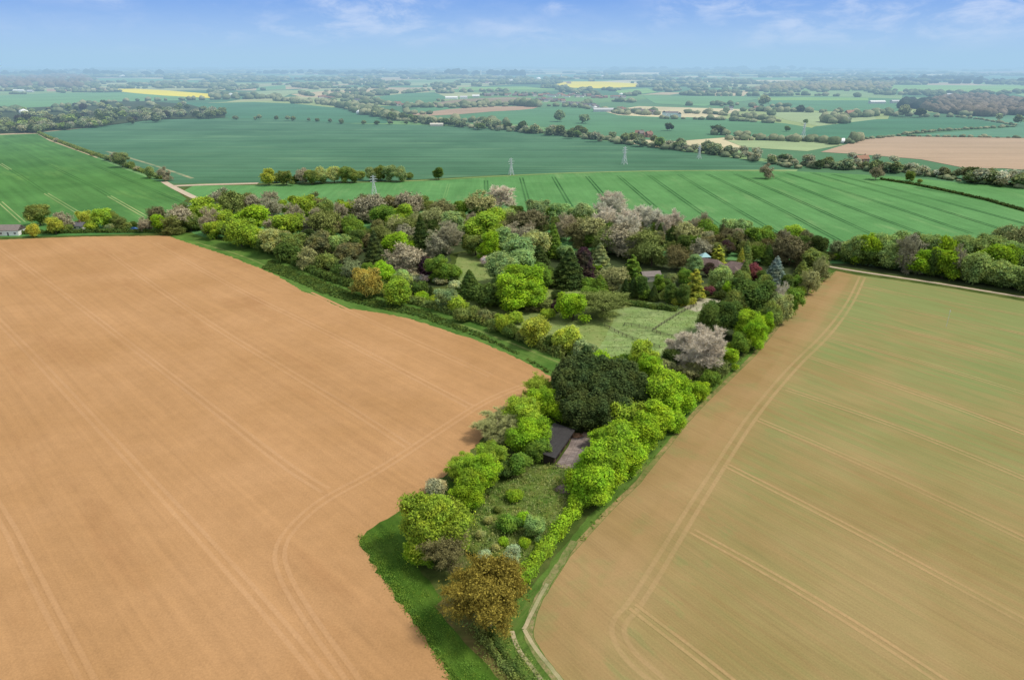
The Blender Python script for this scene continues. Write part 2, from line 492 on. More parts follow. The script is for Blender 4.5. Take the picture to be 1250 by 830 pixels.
# ------------------------------------------------------------------ light, sky, haze
SUN_EL, SUN_AZ = 56.0, 96.0        # azimuth clockwise from the direction the camera looks in
sd = Vector((math.sin(R(SUN_AZ)) * math.cos(R(SUN_EL)), math.cos(R(SUN_AZ)) * math.cos(R(SUN_EL)), math.sin(R(SUN_EL))))
sun_d = bpy.data.lights.new('sun', 'SUN'); sun = bpy.data.objects.new('sun', sun_d); COL.objects.link(sun)
sun.rotation_euler = sd.to_track_quat('Z', 'Y').to_euler(); sun.location = (0, 0, 300)
sun_d.energy = 2.9; sun_d.angle = R(10.0); sun_d.color = (1.0, 0.94, 0.82)

world = bpy.data.worlds.new('World'); scene.world = world; world.use_nodes = True
nt = world.node_tree
for n in list(nt.nodes): nt.nodes.remove(n)
wo = nt.nodes.new('ShaderNodeOutputWorld'); bg = nt.nodes.new('ShaderNodeBackground')
sky = nt.nodes.new('ShaderNodeTexSky'); sky.sky_type = 'NISHITA'; sky.sun_disc = False
sky.sun_elevation = R(SUN_EL); sky.sun_rotation = R(SUN_AZ); sky.dust_density = 1.0; sky.altitude = 100
STR = 0.175
tc = nt.nodes.new('ShaderNodeTexCoord'); sep = nt.nodes.new('ShaderNodeSeparateXYZ'); L(nt, tc.outputs['Generated'], sep.inputs[0])
zz = sep.outputs['Z']
ramp = nt.nodes.new('ShaderNodeValToRGB'); L(nt, maprange(nt, zz, 0, 0.10, 0, 1), ramp.inputs[0])
cr = ramp.color_ramp
cr.elements[0].position = 0.0; cr.elements[0].color = (0.38, 0.56, 0.90, 1)
cr.elements[1].position = 1.0; cr.elements[1].color = (0.14, 0.32, 0.82, 1)
e = cr.elements.new(0.3); e.color = (0.34, 0.53, 0.90, 1)
e = cr.elements.new(0.75); e.color = (0.17, 0.36, 0.84, 1)
# thin high cloud: wind-drawn streaks and fans
map_ = nt.nodes.new('ShaderNodeMapping'); map_.inputs['Scale'].default_value = (4.5, 4.5, 13.0); map_.inputs['Rotation'].default_value = (0, R(14), 0)
map_.inputs['Location'].default_value = (1.1, 4.7, 0.9)
L(nt, tc.outputs['Generated'], map_.inputs[0])
n1 = nt.nodes.new('ShaderNodeTexNoise'); n1.inputs['Scale'].default_value = 3.2; n1.inputs['Detail'].default_value = 9; n1.inputs['Roughness'].default_value = 0.62; n1.inputs['Distortion'].default_value = 0.35
L(nt, map_.outputs[0], n1.inputs['Vector'])
n2 = nt.nodes.new('ShaderNodeTexNoise'); n2.inputs['Scale'].default_value = 1.1; n2.inputs['Detail'].default_value = 3
L(nt, map_.outputs[0], n2.inputs['Vector'])
cl = math_(nt, 'MULTIPLY', maprange(nt, n1.outputs['Fac'], 0.40, 0.68, 0, 1, True), maprange(nt, n2.outputs['Fac'], 0.42, 0.60, 0.12, 1, True))
cl = math_(nt, 'MULTIPLY', cl, maprange(nt, zz, 0.0, 0.03, 0.15, 0.9))
skc = mixc(nt, cl, ramp.outputs[0], (0.60, 0.70, 0.97))
nish = scale_col(nt, mixc(nt, 1.0, mixc(nt, .35, sky.outputs[0], (6.0, 5.9, 5.7)), (1.06, 1.0, .86), 'MULTIPLY'), STR)
fin = mixc(nt, maprange(nt, zz, 0.10, 0.22, 0, 1, True), skc, nish)
L(nt, fin, bg.inputs['Color']); bg.inputs['Strength'].default_value = 1.0
# (the sky texture reaches the Background scaled by 0.175, the photographed band above the horizon by its own measured colours)
L(nt, bg.outputs[0], wo.inputs['Surface'])

# country haze: a low layer of hazy air, 230 m deep, over the plain beyond the wood
hm = bpy.data.materials.new('haze'); hm.use_nodes = True; nt = hm.node_tree
for n in list(nt.nodes): nt.nodes.remove(n)
ho = nt.nodes.new('ShaderNodeOutputMaterial'); va = nt.nodes.new('ShaderNodeVolumeAbsorption'); ve = nt.nodes.new('ShaderNodeEmission'); ad = nt.nodes.new('ShaderNodeAddShader')
DENS = 1 / 4400.0; HAZE = (0.39, 0.61, 0.82)
va.inputs['Color'].default_value = (0, 0, 0, 1); va.inputs['Density'].default_value = DENS
ve.inputs['Color'].default_value = (*HAZE, 1); ve.inputs['Strength'].default_value = DENS  # the volume's own glow stands in for skylight scattered by the air
L(nt, va.outputs[0], ad.inputs[0]); L(nt, ve.outputs[0], ad.inputs[1]); L(nt, ad.outputs[0], ho.inputs['Volume'])
hb = MB(); hb.box(-90000, 90000, 650, 90000, -2.0, 230)
haze = hb.build('haze', hm); tag(haze, kind='structure')

scene.view_settings.view_transform = 'Standard'
scene.view_settings.look = 'None'
scene.view_settings.exposure = 0
scene.cycles.max_bounces = 5; scene.cycles.diffuse_bounces = 2; scene.cycles.transmission_bounces = 3; scene.cycles.transparent_max_bounces = 6
scene.cycles.use_denoising = True

# ------------------------------------------------------------------ the ground
MUL = 1.22
def s(r, g, b, k=1.0):
    f = lambda c: ((c / 255 / 12.92) if c / 255 <= .04045 else ((c / 255 + .055) / 1.055) ** 2.4)
    return (f(r) / MUL * k, f(g) / MUL * k, f(b) / MUL * k * .97)

def ground_mat():
    m, nt, out = new_mat('rough_grassland')
    w = wpos(nt)
    # nearby: rough grass, earth under the trees
    a = mixc(nt, maprange(nt, noise(nt, w, 1 / 9, 4, .6), .4, .6, 0, 1), s(70, 88, 36), s(98, 108, 56))
    a = mixc(nt, maprange(nt, noise(nt, w, 1 / 1.3, 4, .75), .52, .66, 0, .55), a, s(58, 84, 34))
    # far away: a patchwork of fields
    v = N(nt, 'ShaderNodeTexVoronoi'); v.inputs['Scale'].default_value = 1 / 420.0; v.inputs['Randomness'].default_value = .9
    v.distance = 'CHEBYCHEV'
    ww = wpos(nt, .5, 1.0, .62); L(nt, ww, v.inputs['Vector'])
    sp = N(nt, 'ShaderNodeSeparateColor'); L(nt, v.outputs['Color'], sp.inputs[0])
    rp = N(nt, 'ShaderNodeValToRGB'); rp.color_ramp.interpolation = 'CONSTANT'; L(nt, sp.outputs[0], rp.inputs[0])
    cols = [(0, s(104, 144, 104)), (.17, s(142, 172, 118)), (.33, s(88, 130, 94)), (.46, s(178, 184, 138)), (.58, s(118, 158, 104)), (.72, s(196, 180, 148)), (.82, s(160, 178, 120)), (.91, s(222, 210, 172))]
    el = rp.color_ramp.elements
    el[0].position = 0; el[0].color = (*cols[0][1], 1); el[1].position = cols[1][0]; el[1].color = (*cols[1][1], 1)
    for p, c in cols[2:]: x = el.new(p); x.color = (*c, 1)
    wood = maprange(nt, noise(nt, wpos(nt, .1, 1 / 1500, 1 / 3800), 1.0, 5, .6), .60, .63, 0, .8)
    far = mixc(nt, wood, rp.outputs[0], s(84, 108, 74))
    far = scale_col(nt, far, maprange(nt, noise(nt, w, 1 / 260, 4, .7), .3, .7, .82, 1.18))
    # drifting cloud shade is left to the light; only distance decides near or far cover here
    ln = N(nt, 'ShaderNodeVectorMath'); ln.operation = 'LENGTH'; L(nt, w, ln.inputs[0])
    col = mixc(nt, maprange(nt, ln.outputs['Value'], 650, 700, 0, 1), a, far)
    fi = noise(nt, w, 1 / .6, 4, .75)
    finish(nt, out, scale_col(nt, col, maprange(nt, fi, .2, .8, .75, 1.25)), bump=fi, bstr=.4, bdist=.1)
    return m

GROUND = ground_mat()
gv = []; gf = []
rings = [0, 60, 150, 300, 600, 1200, 2500, 5000, 10000, 20000, 40000, 88000]; K = 48
for r in rings:
    for k in range(K):
        a = k * math.tau / K; gv.append((r * math.cos(a), r * math.sin(a), 0))
for i in range(len(rings) - 1):
    for k in range(K):
        a0 = i * K + k; a1 = i * K + (k + 1) % K
        gf.append((a0, a1, a1 + K, a0 + K))
me = bpy.data.meshes.new('ground'); me.from_pydata(gv, [], gf); me.materials.append(GROUND); me.update()
bm = bmesh.new(); bm.from_mesh(me); bmesh.ops.remove_doubles(bm, verts=bm.verts, dist=.01)
bmesh.ops.recalc_face_normals(bm, faces=bm.faces); bm.to_mesh(me); bm.free()
tag(link('ground', me), kind='structure')

def resample(P, step, jit):
    out = []
    for i in range(len(P)):
        a, b = P[i], P[(i + 1) % len(P)]
        n = max(1, min(400, int((b - a).length / step)))
        for k in range(n):
            p = a.lerp(b, k / n)
            if jit and k: p = p + Vector((random.gauss(0, jit), random.gauss(0, jit), 0))
            out.append(p)
    return out

def smooth(P, it=1, closed=True):
    for _ in range(it):
        Q = []; n = len(P)
        if not closed: Q.append(P[0])
        for i in range(n if closed else n - 1):
            a, b = P[i], P[(i + 1) % n]
            Q += [a.lerp(b, .25), a.lerp(b, .75)]
        if not closed: Q.append(P[-1])
        P = Q
    return P

def sheet(name, px, z, mat, step=0, jit=0, sm=0):
    P = [G(x, y) for x, y in px]
    if sm: P = smooth(P, sm)
    if step: P = resample(P, step, jit)
    me = bpy.data.meshes.new(name)
    tri = tessellate_polygon([[Vector((p.x, p.y, 0)) for p in P]])
    me.from_pydata([(p.x, p.y, z) for p in P], [], [tuple(t) for t in tri])
    bm = bmesh.new(); bm.from_mesh(me)
    for f in bm.faces:
        if f.normal.z < 0: f.normal_flip()
    bm.to_mesh(me); bm.free()
    me.materials.append(mat); me.update()
    o = link(name, me); tag(o, kind='structure'); return o

def sample_line(P, step):
    out = [P[0]]
    for a, b in zip(P, P[1:]):
        n = max(1, int((b - a).length / step))
        for k in range(1, n + 1): out.append(a.lerp(b, k / n))
    return out

def ribbon(name, lines, z, mat, width, offs=(0,), sm=2, step=4.0, wander=0.0, parent=None):
    """thin sheets laid along ground lines (wheel ruts, tramlines, banks)"""
    V = []; Fc = []; UV = []
    zi = 0
    for ln in lines:
        P = [G(x, y) for x, y in ln]
        if sm: P = smooth(P, sm, closed=False)
        P = sample_line(P, step)
        wv = 0
        for o_ in offs:
            prev = None; dist = 0; zi += 1
            for i, p in enumerate(P):
                d = (P[min(i + 1, len(P) - 1)] - P[max(i - 1, 0)]); d.z = 0
                if d.length < 1e-6: continue
                d.normalize(); nrm = Vector((-d.y, d.x, 0))
                wv = wv * .9 + random.gauss(0, wander)
                c = p + nrm * (o_ + wv); w = width * .5
                V += [(*(c + nrm * w).to_tuple()[:2], z + .001 * zi), (*(c - nrm * w).to_tuple()[:2], z + .001 * zi)]
                n = len(V)
                if prev is not None: Fc.append((prev, prev + 1, n - 1, n - 2)); UV.append((dist,))
                prev = n - 2
    me = bpy.data.meshes.new(name)
    me.from_pydata(V, [], Fc)
    uv = me.uv_layers.new(name='UVMap')
    k = 0
    for f in me.polygons:
        for li, (a, b) in zip(f.loop_indices, ((0, 0), (0, 1), (1, 1), (1, 0))): uv.data[li].uv = (a, b)
    bm = bmesh.new(); bm.from_mesh(me)
    for f in bm.faces:
        if f.normal.z < 0: f.normal_flip()
    bm.to_mesh(me); bm.free()
    me.materials.append(mat); me.update()
    o = link(name, me, parent)
    if not parent: tag(o, kind='structure')
    return o

def rut_mat(name, col, alpha=.6, sc=.25, var=.2, lo=.3):
    """worn earth that fades into the crop at its edges"""
    m, nt, out = new_mat(name)
    uv = N(nt, 'ShaderNodeTexCoord'); sp = N(nt, 'ShaderNodeSeparateXYZ'); L(nt, uv.outputs['UV'], sp.inputs[0])
    e = math_(nt, 'MULTIPLY', sp.outputs['Y'], math_(nt, 'SUBTRACT', 1.0, sp.outputs['Y']))
    e = maprange(nt, e, 0, .22, 0, 1)
    nz = maprange(nt, noise(nt, wpos(nt), sc, 4, .7), lo, .62, .75 if lo == .3 else 0, 1)
    nz2 = maprange(nt, noise(nt, wpos(nt), sc * .12, 2, .7), .3, .6, .6 if lo == .3 else .45, 1)
    al = math_(nt, 'MULTIPLY', math_(nt, 'MULTIPLY', math_(nt, 'MULTIPLY', e, nz), nz2), alpha)
    k = maprange(nt, noise(nt, wpos(nt), sc * 4, 3), .3, .7, 1 - var, 1 + var)
    d = N(nt, 'ShaderNodeBsdfDiffuse'); L(nt, scale_col(nt, col, k), d.inputs[0])
    t = N(nt, 'ShaderNodeBsdfTransparent'); mx = N(nt, 'ShaderNodeMixShader'); L(nt, al, mx.inputs[0])
    L(nt, t.outputs[0], mx.inputs[1]); L(nt, d.outputs[0], mx.inputs[2]); L(nt, mx.outputs[0], out.inputs['Surface'])
    return m

def ang(a, b):
    """direction on the ground between two photo points, for crop rows"""
    p, q = G(*a), G(*b); return -math.atan2(q.y - p.y, q.x - p.x)

# the two big bare fields
ra = ang((0, 391), (338, 767))
def soil(name='bare_soil', rut=None): return field_mat(name, s(183, 141, 97), s(196, 153, 110), rot=ra, patch=42, stripe=1.3, stripe_amt=.05, fine=.45, fine_amt=.2, cc=s(172, 128, 88), cc_fac=.45, along=.02, rut=rut)
SOIL = soil()
rb = ang((885, 567), (1250, 758))
def crop_mat(name='emerging_crop', rut=None):
    m, nt, out = new_mat(name)
    w = wpos(nt); sp = N(nt, 'ShaderNodeSeparateXYZ'); L(nt, w, sp.inputs[0])
    soil = mixc(nt, maprange(nt, noise(nt, w, 1 / 30, 4), .35, .65, 0, 1), s(174, 146, 104), s(158, 132, 88))
    green = s(128, 148, 90)
    # the crop is up best along the headland line and toward the far end
    h0, h1 = G(1010, 400), G(765, 740)
    d = (h1 - h0).normalized(); nx, ny = -d.y, d.x
    if (G(1200, 500) - h0).dot(Vector((nx, ny, 0))) < 0: nx, ny = -nx, -ny
    dd = math_(nt, 'ADD', math_(nt, 'MULTIPLY', sp.outputs['X'], nx), math_(nt, 'MULTIPLY', sp.outputs['Y'], ny))
    dd = math_(nt, 'SUBTRACT', dd, h0.x * nx + h0.y * ny)
    t = math_(nt, 'ADD', math_(nt, 'MULTIPLY', sp.outputs['X'], d.x), math_(nt, 'MULTIPLY', sp.outputs['Y'], d.y))
    t = math_(nt, 'SUBTRACT', t, h0.x * d.x + h0.y * d.y)         # metres toward the camera
    inside = maprange(nt, dd, -9, 5, 0, 1)
    strip = math_(nt, 'MULTIPLY', maprange(nt, dd, 1, 3, 0, 1), maprange(nt, dd, 9, 13, 1, 0))
    pat = maprange(nt, noise(nt, wpos(nt, rb, 1 / 11, 1 / 4), 1.0, 4, .6), .50, .62, 0, 1)
    strip = math_(nt, 'MULTIPLY', math_(nt, 'MULTIPLY', strip, pat), maprange(nt, t, 60, 190, .6, .4))
    fin = noise(nt, wpos(nt, rb, 1 / 45, 1 / 2.2), 1.0, 5, .62)
    body = math_(nt, 'MULTIPLY', inside, maprange(nt, t, -80, 150, 1.15, .26))
    body = math_(nt, 'MULTIPLY', body, maprange(nt, fin, .33, .62, .35, 1.15))
    body = math_(nt, 'MULTIPLY', body, maprange(nt, noise(nt, w, 1 / 38, 3), .35, .6, .6, 1.1))
    fac = math_(nt, 'MAXIMUM', body, strip)
    head = math_(nt, 'MULTIPLY', maprange(nt, dd, -40, -3, .0, .0), 1.0)
    pg = math_(nt, 'MULTIPLY', maprange(nt, noise(nt, w, 1 / 13, 4, .65), .50, .68, 0, .5), maprange(nt, dd, -30, -5, 1, .6))
    fac = math_(nt, 'MAXIMUM', fac, pg); fac = math_(nt, 'MINIMUM', fac, .92)
    fac = math_(nt, 'MINIMUM', fac, .8); col = mixc(nt, fac, soil, green)
    fi = noise(nt, w, 1 / .35, 5, .8); row = noise(nt, wpos(nt, rb, .05, 2.2), 1.0, 2)
    k = math_(nt, 'ADD', maprange(nt, fi, .25, .75, .84, 1.16), maprange(nt, row, .3, .7, -.07, .07))
    k = math_(nt, 'ADD', k, maprange(nt, noise(nt, wpos(nt, rb, .02, .33), 1.0, 3), .3, .7, -.05, .05))
    res = scale_col(nt, col, k)
    if rut: res = rut_over(nt, res, *rut)
    finish(nt, out, res, bump=fi, bstr=.35, bdist=.05)
    return m
CROP = crop_mat()
LFP = [(-700, 360), (-400, 322), (0, 293), (60, 290.5), (100, 289), (205, 288), (222, 294), (240, 300), (283, 314), (330, 333), (352, 345), (370, 356), (392, 363), (405, 371), (420, 377),
       (440, 378.5), (470, 383), (500, 389), (540, 402), (580, 415), (620, 432), (650, 447), (676, 461), (655, 478), (610, 515), (565, 560), (532, 592), (478, 630), (448, 648), (438, 660), (442, 670),
       (465, 702), (500, 750), (530, 795), (552, 832), (640, 980), (400, 1150), (-900, 1150)]
RFP = [(1020.6, 331), (1046, 336), (1092, 342), (1149, 350.5), (1206, 360), (1250, 368), (1500, 408), (1900, 500), (2100, 1150), (900, 1150), (745, 930), (681, 831), (664, 814), (652, 795), (645, 776),
       (648, 757), (658, 733), (693, 676), (727, 639), (745, 620), (780, 586), (835, 516), (872, 477), (920, 432), (985, 355)]
def meadow(name='meadow_grass', rut=None): return field_mat(name, s(58, 92, 26), s(84, 114, 40), patch=7, stripe=1.6, stripe_amt=.2, fine=.4, fine_amt=.4, rot=ang((480, 690), (600, 830)), cc=s(100, 122, 48), cc_fac=.5, along=.05, rut=rut)
grass = meadow()
def margin(name='margin_grass', rut=None): return field_mat(name, s(78, 116, 48), s(102, 134, 62), patch=9, stripe=1.5, stripe_amt=.14, fine=.5, fine_amt=.25, rot=ang((300, 310), (640, 430)), cc=s(134, 146, 84), cc_fac=.5, along=.03, rut=rut)
MARG = margin()
sheet('grass_margin', [(205, 284), (262, 286), (310, 298), (350, 318), (395, 340), (440, 354), (480, 362), (530, 372), (580, 386), (640, 408), (700, 432), (720, 470), (676, 475), (676, 461), (640, 450), (600, 434), (540, 412), (440, 388), (370, 366), (300, 330), (240, 308), (205, 292)], .012, MARG, 3, .2)
sheet('grass_strip', [(430, 640), (520, 580), (560, 590), (500, 640), (500, 680), (540, 730), (590, 780), (640, 834), (740, 1000), (640, 1010), (540, 850), (500, 770), (430, 670)], .014, grass, 2, .15)
def verge(name='verge_grass', rut=None): return field_mat(name, s(76, 108, 42), s(102, 130, 58), patch=9, stripe=1.2, stripe_amt=.2, fine=.4, fine_amt=.3, rot=ang((690, 665), (920, 425)), cc=s(130, 128, 74), cc_fac=.6, along=.03, rut=rut)
sheet('field_verge', [(1012, 329), (1030, 333), (985, 372), (930, 430), (850, 512), (800, 575), (755, 625), (735, 650), (700, 690), (668, 735), (655, 765), (660, 800), (700, 850), (760, 960), (700, 960), (640, 850), (600, 790), (612, 750), (650, 715), (690, 665), (740, 605), (790, 550), (850, 490), (920, 425), (960, 385)], .016,
      verge(), 2, .15)
LF = sheet('ploughed_field', LFP, .03, SOIL, 1.3, .3)
RF = sheet('sown_field', RFP, .034, CROP, 1.5, .2)

def z1(l, s_=1.482, ox=0, oy=270): return [(x / s_ + ox, y / s_ + oy) for x, y in l]
RUT_L = soil('wheel_rut_pale', (s(208, 166, 126), .5, .3))
lf_tracks = [z1([(-140, 60), (0, 180), (150, 340), (300, 500), (500, 720), (590, 830), (660, 930)]), z1([(-90, -10), (60, 90), (250, 235), (400, 350), (520, 445), (590, 487)]),
             z1([(200, 60), (360, 175), (560, 295), (650, 350), (740, 408)]), z1([(280, 40), (430, 125), (620, 215), (850, 335)]), z1([(560, 130), (700, 195), (889, 280)]),
             z1([(-160, 300), (0, 520), (60, 640), (160, 830), (200, 920)]), z1([(985, 285), (889, 318), (800, 375), (680, 455), (590, 500), (535, 545), (503, 590), (512, 640), (560, 720), (640, 830), (700, 930)])]
ribbon('wheel_ruts', lf_tracks, .036, RUT_L, 1.3, (-1.0, 1.0), wander=.02)
def z2(l): return [(x / 1.627 + 650, y / 1.627 + 320) for x, y in l]
rf_head = z2([(655, 30), (630, 85), (580, 150), (520, 205), (440, 300), (375, 400), (300, 520), (205, 680), (168, 715), (172, 750), (200, 790), (262, 840), (400, 1000)])
rf_head2 = z2([(620, 30), (560, 120), (470, 240), (380, 340), (290, 470), (200, 590), (120, 720), (110, 780), (150, 850)])
rf_lines = [[(925, 512), (1040, 560), (1250, 657), (1400, 730)], [(885, 567), (1050, 650), (1250, 758), (1400, 840)], [(845, 648), (980, 722), (1150, 830), (1280, 920)], [(960, 475), (1100, 522), (1250, 583), (1400, 650)],
            [(985, 435), (1110, 477), (1250, 528), (1400, 590)], [(1010, 412), (1130, 443), (1250, 480), (1400, 530)], [(1030, 386), (1150, 414), (1250, 442), (1400, 488)], [(1040, 366), (1150, 388), (1250, 408), (1400, 440)],
            [(772, 740), (880, 822), (960, 890)], [(1050, 350), (1150, 368), (1250, 385)]]
ribbon('tramlines', [rf_head], .044, crop_mat('wheel_rut_tan', (s(192, 160, 120), .6, .3)), 1.4, (-1.2, 1.2), wander=.02)
ribbon('tramlines', rf_lines, .049, crop_mat('wheel_rut_tan', (s(194, 160, 118), .75, .3)), .95, (-.85, .85), wander=.01)
ribbon('wheel_ruts', [rf_head2], .040, crop_mat('faint_line', (s(184, 148, 108), .35, .3)), 7, (0,))
bank = verge('pale_bank', (s(190, 154, 116), .95, .5, .2, .1, .1))
ribbon('field_bank', [[(1019, 333), (984, 357), (919, 434), (871, 479), (834, 518), (779, 588), (744, 622), (726, 641), (692, 678), (658, 733)]], .052, bank, 1.5, (0,), sm=0, wander=.05)
ribbon('dirt_track', [[(625, 770), (632, 792), (655, 822), (700, 880)], [(640, 768), (655, 795), (690, 836), (730, 890)], [(668, 712), (655, 735), (640, 768)]], .060, verge('chalky_ruts', (s(206, 188, 156), 1.0, .6, .35, .1, .12)), .95, (0,), wander=.05, step=1)
ribbon('dirt_track', [[(652, 790), (668, 815), (700, 850)], [(700, 660), (668, 710), (650, 742), (643, 775), (656, 800)]], .056, verge('chalky_rubble', (s(186, 158, 126), .75, .8, .2, .2, .12)), 1.9, (0,), wander=.1, step=1)
path_m = plain('pale_track', s(196, 178, 158), var=.12, sc=.3)
ribbon('farm_track', [[(1002, 323.5), (1012, 325.5), (1050, 332), (1092, 338), (1149, 346.5), (1206, 356), (1250, 363), (1500, 402)]], .05, path_m, 2.6, (0,), step=10)
# paler walked line and dark crop tufts run along the left field's margin
ribbon('trodden_path', [[(240, 296), (300, 313), (350, 337), (400, 356), (450, 368), (520, 384), (600, 408), (690, 446)]], .024, margin('trodden_margin', (s(150, 156, 96), .8, .2, .2)), 1.8, (0,), wander=.05)

# ------------------------------------------------------------------ fields beyond the wood
gf_rot = ang((270 / 2.778 + 800, 424 / 2.778 + 60), (740 / 2.778 + 800, 625 / 2.778 + 60))
def wheat(name='young_wheat', rut=None): return field_mat(name, s(90, 142, 84), s(104, 156, 96), rot=gf_rot, patch=50, stripe=3, stripe_amt=.07, fine=1.2, fine_amt=.26, cc=s(128, 166, 108), cc_fac=.6, rut=rut)
WHEAT = wheat()
sheet('wheat_field', [(190, 268), (240, 245), (222, 234), (236, 227), (300, 226.5), (480, 222.5), (535, 220.5), (600, 216.5), (700, 211.5), (830, 208.5), (960, 209), (1020, 211.5), (1100, 216), (1180, 224), (1260, 230), (1600, 258), (1700, 460), (1250, 352), (1000, 322), (900, 318), (600, 300), (250, 290)], .03, WHEAT)
def swheat(name='striped_wheat', rut=None): return field_mat(name, s(76, 124, 66), s(92, 142, 78), rot=ang((20 / 4.808, 150 + 120 / 4.808), (860 / 4.808, 150 + 555 / 4.808)), patch=60, stripe=5, stripe_amt=.12, fine=1.2, fine_amt=.18, cc=s(118, 160, 88), cc_fac=.5, rut=rut)
sheet('wheat_field', [(-500, 190), (0, 165), (45, 163.5), (60, 172), (110, 190), (150, 206), (205, 226), (228, 243), (190, 270), (190, 285), (0, 290), (-500, 330)], .03,
      swheat())
def DGf(name='dark_green_crop', rut=None): return field_mat(name, s(76, 120, 92), s(92, 136, 106), rot=0.02, patch=120, stripe=7, stripe_amt=.16, fine=2.0, fine_amt=.14, cc=s(118, 158, 120), cc_fac=.5, along=.02, rut=rut)
DG = DGf()
sheet('green_field', [(45, 161.5), (60, 161), (128, 154), (178, 148), (208, 146), (275, 146), (356, 146.5), (420, 151), (501, 152.5), (588, 156), (686, 166), (770, 176), (820, 183), (872, 190), (944, 199), (985, 207), (830, 208), (700, 210.5), (600, 214.5), (535, 218), (480, 221), (300, 224), (212, 224), (200, 220), (150, 204), (60, 170)], .03, DG)
lane = DGf('pale_stubble', (s(190, 180, 146), .9, .05, .2))
ribbon('farm_track', [[(200, 222), (210, 228), (232, 239), (246, 245)]], .06, plain('chalk_track', s(206, 188, 168), var=.12, sc=.3), 5.5, (0,), step=10)
ribbon('farm_track', [[(208, 227.5), (240, 226), (315, 224)]], .07, plain('chalk_track', s(200, 180, 160), var=.12, sc=.3), 8, (0,), step=10)
ribbon('grass_baulk', [[(330, 225), (480, 222), (535, 219.7), (600, 215.7), (700, 211), (830, 208.2), (960, 208.8)]], .08, wheat('dry_grass_edge', (s(164, 172, 112), .95, .1, .3)), 5, (0,), step=20)
ribbon('farm_track', [[(130, 185), (165, 195), (200, 206), (235, 218)]], .06, lane, 5, (0,), step=10)
def z3(l, s_=2.976, ox=400, oy=60): return [(x / s_ + ox, y / s_ + oy) for x, y in l]
def z4(l): return z3(l, 2.778, 800, 60)
gf_lines = [z3([(575, 478), (578, 560)]), z3([(703, 468), (740, 600)]), z3([(820, 465), (905, 610)]), z3([(942, 463), (1060, 600)]), z3([(1055, 460), (1230, 610)]), z3([(1165, 458), (1420, 640)]),
            z4([(80, 426), (200, 500), (440, 640)]), z4([(175, 424), (400, 530), (660, 670)]), z4([(270, 424), (500, 520), (760, 640)]), z4([(400, 435), (640, 530), (900, 625)]),
            z4([(440, 420), (760, 520), (1070, 625)]), z4([(530, 420), (850, 510), (1170, 610)]), z4([(600, 425), (930, 505), (1300, 605)]), z4([(880, 470), (1080, 505), (1300, 550)])]
TR_DK = wheat('crop_wheeling', (s(36, 84, 44), 1.0, .12, .3))
ribbon('tramlines', gf_lines, .05, TR_DK, 1.9, (-1.4, 1.4), step=12)
ribbon('tramlines', [z3([(440, 490), (425, 540)]), z3([(130, 545), (300, 525)], 2.976)], .05, wheat('pale_wheeling', (s(134, 172, 108), .6, .2)), 1.3, (-1, 1), step=12)
def z5(l): return z3(l, 4.808, 0, 150)
ribbon('tramlines', [z5([(0, 240), (120, 310), (280, 420)]), z5([(20, 120), (370, 290), (540, 370), (640, 430)]), z5([(520, 235), (790, 350), (1100, 480)]), z5([(290, 150), (430, 200)]), z5([(-200, 360), (0, 465)])], .05, swheat('crop_wheeling', (s(52, 96, 50), .8, .12, .3)), 1.5, (-1.3, 1.3), step=12)
ribbon('tramlines', [z5([(270, 415), (470, 535)]), z5([(640, 430), (860, 555)]), z5([(0, 465), (135, 585)]), z5([(0, 240), (60, 276)])], .056, swheat('pale_wheeling', (s(190, 194, 140), .95, .2, .3)), 1.1, (-1.3, 1.3), step=12)

def fm(name, c, c2=None, rot=0.0, patch=140, st=9, sa=.08):
    c2 = c2 or tuple(min(255, x * 1.1) for x in c)
    return field_mat(name, s(*c), s(*c2), rot=rot, patch=patch, stripe=st, stripe_amt=sa, fine=3, fine_amt=.10)
LGn = fm('pasture', (112, 156, 108)); DGn = fm('far_crop_green', (78, 126, 96)); MGn = fm('far_crop_mid', (92, 138, 100)); PGn = fm('pale_pasture', (156, 174, 130))
BRn = fm('far_soil', (176, 150, 128)); BR2 = fm('far_soil_dark', (150, 136, 114)); TAN = fm('far_stubble', (198, 180, 144)); RAPE = fm('rape_in_flower', (248, 230, 60), (252, 236, 84), sa=.05); PALE = fm('bleached_field', (222, 208, 160)); BLG = fm('blue_green_crop', (98, 142, 116)); BGn = fm('bright_far_pasture', (134, 174, 104))
UND = fm('woodland_floor', (60, 74, 46), (76, 88, 56), patch=20)
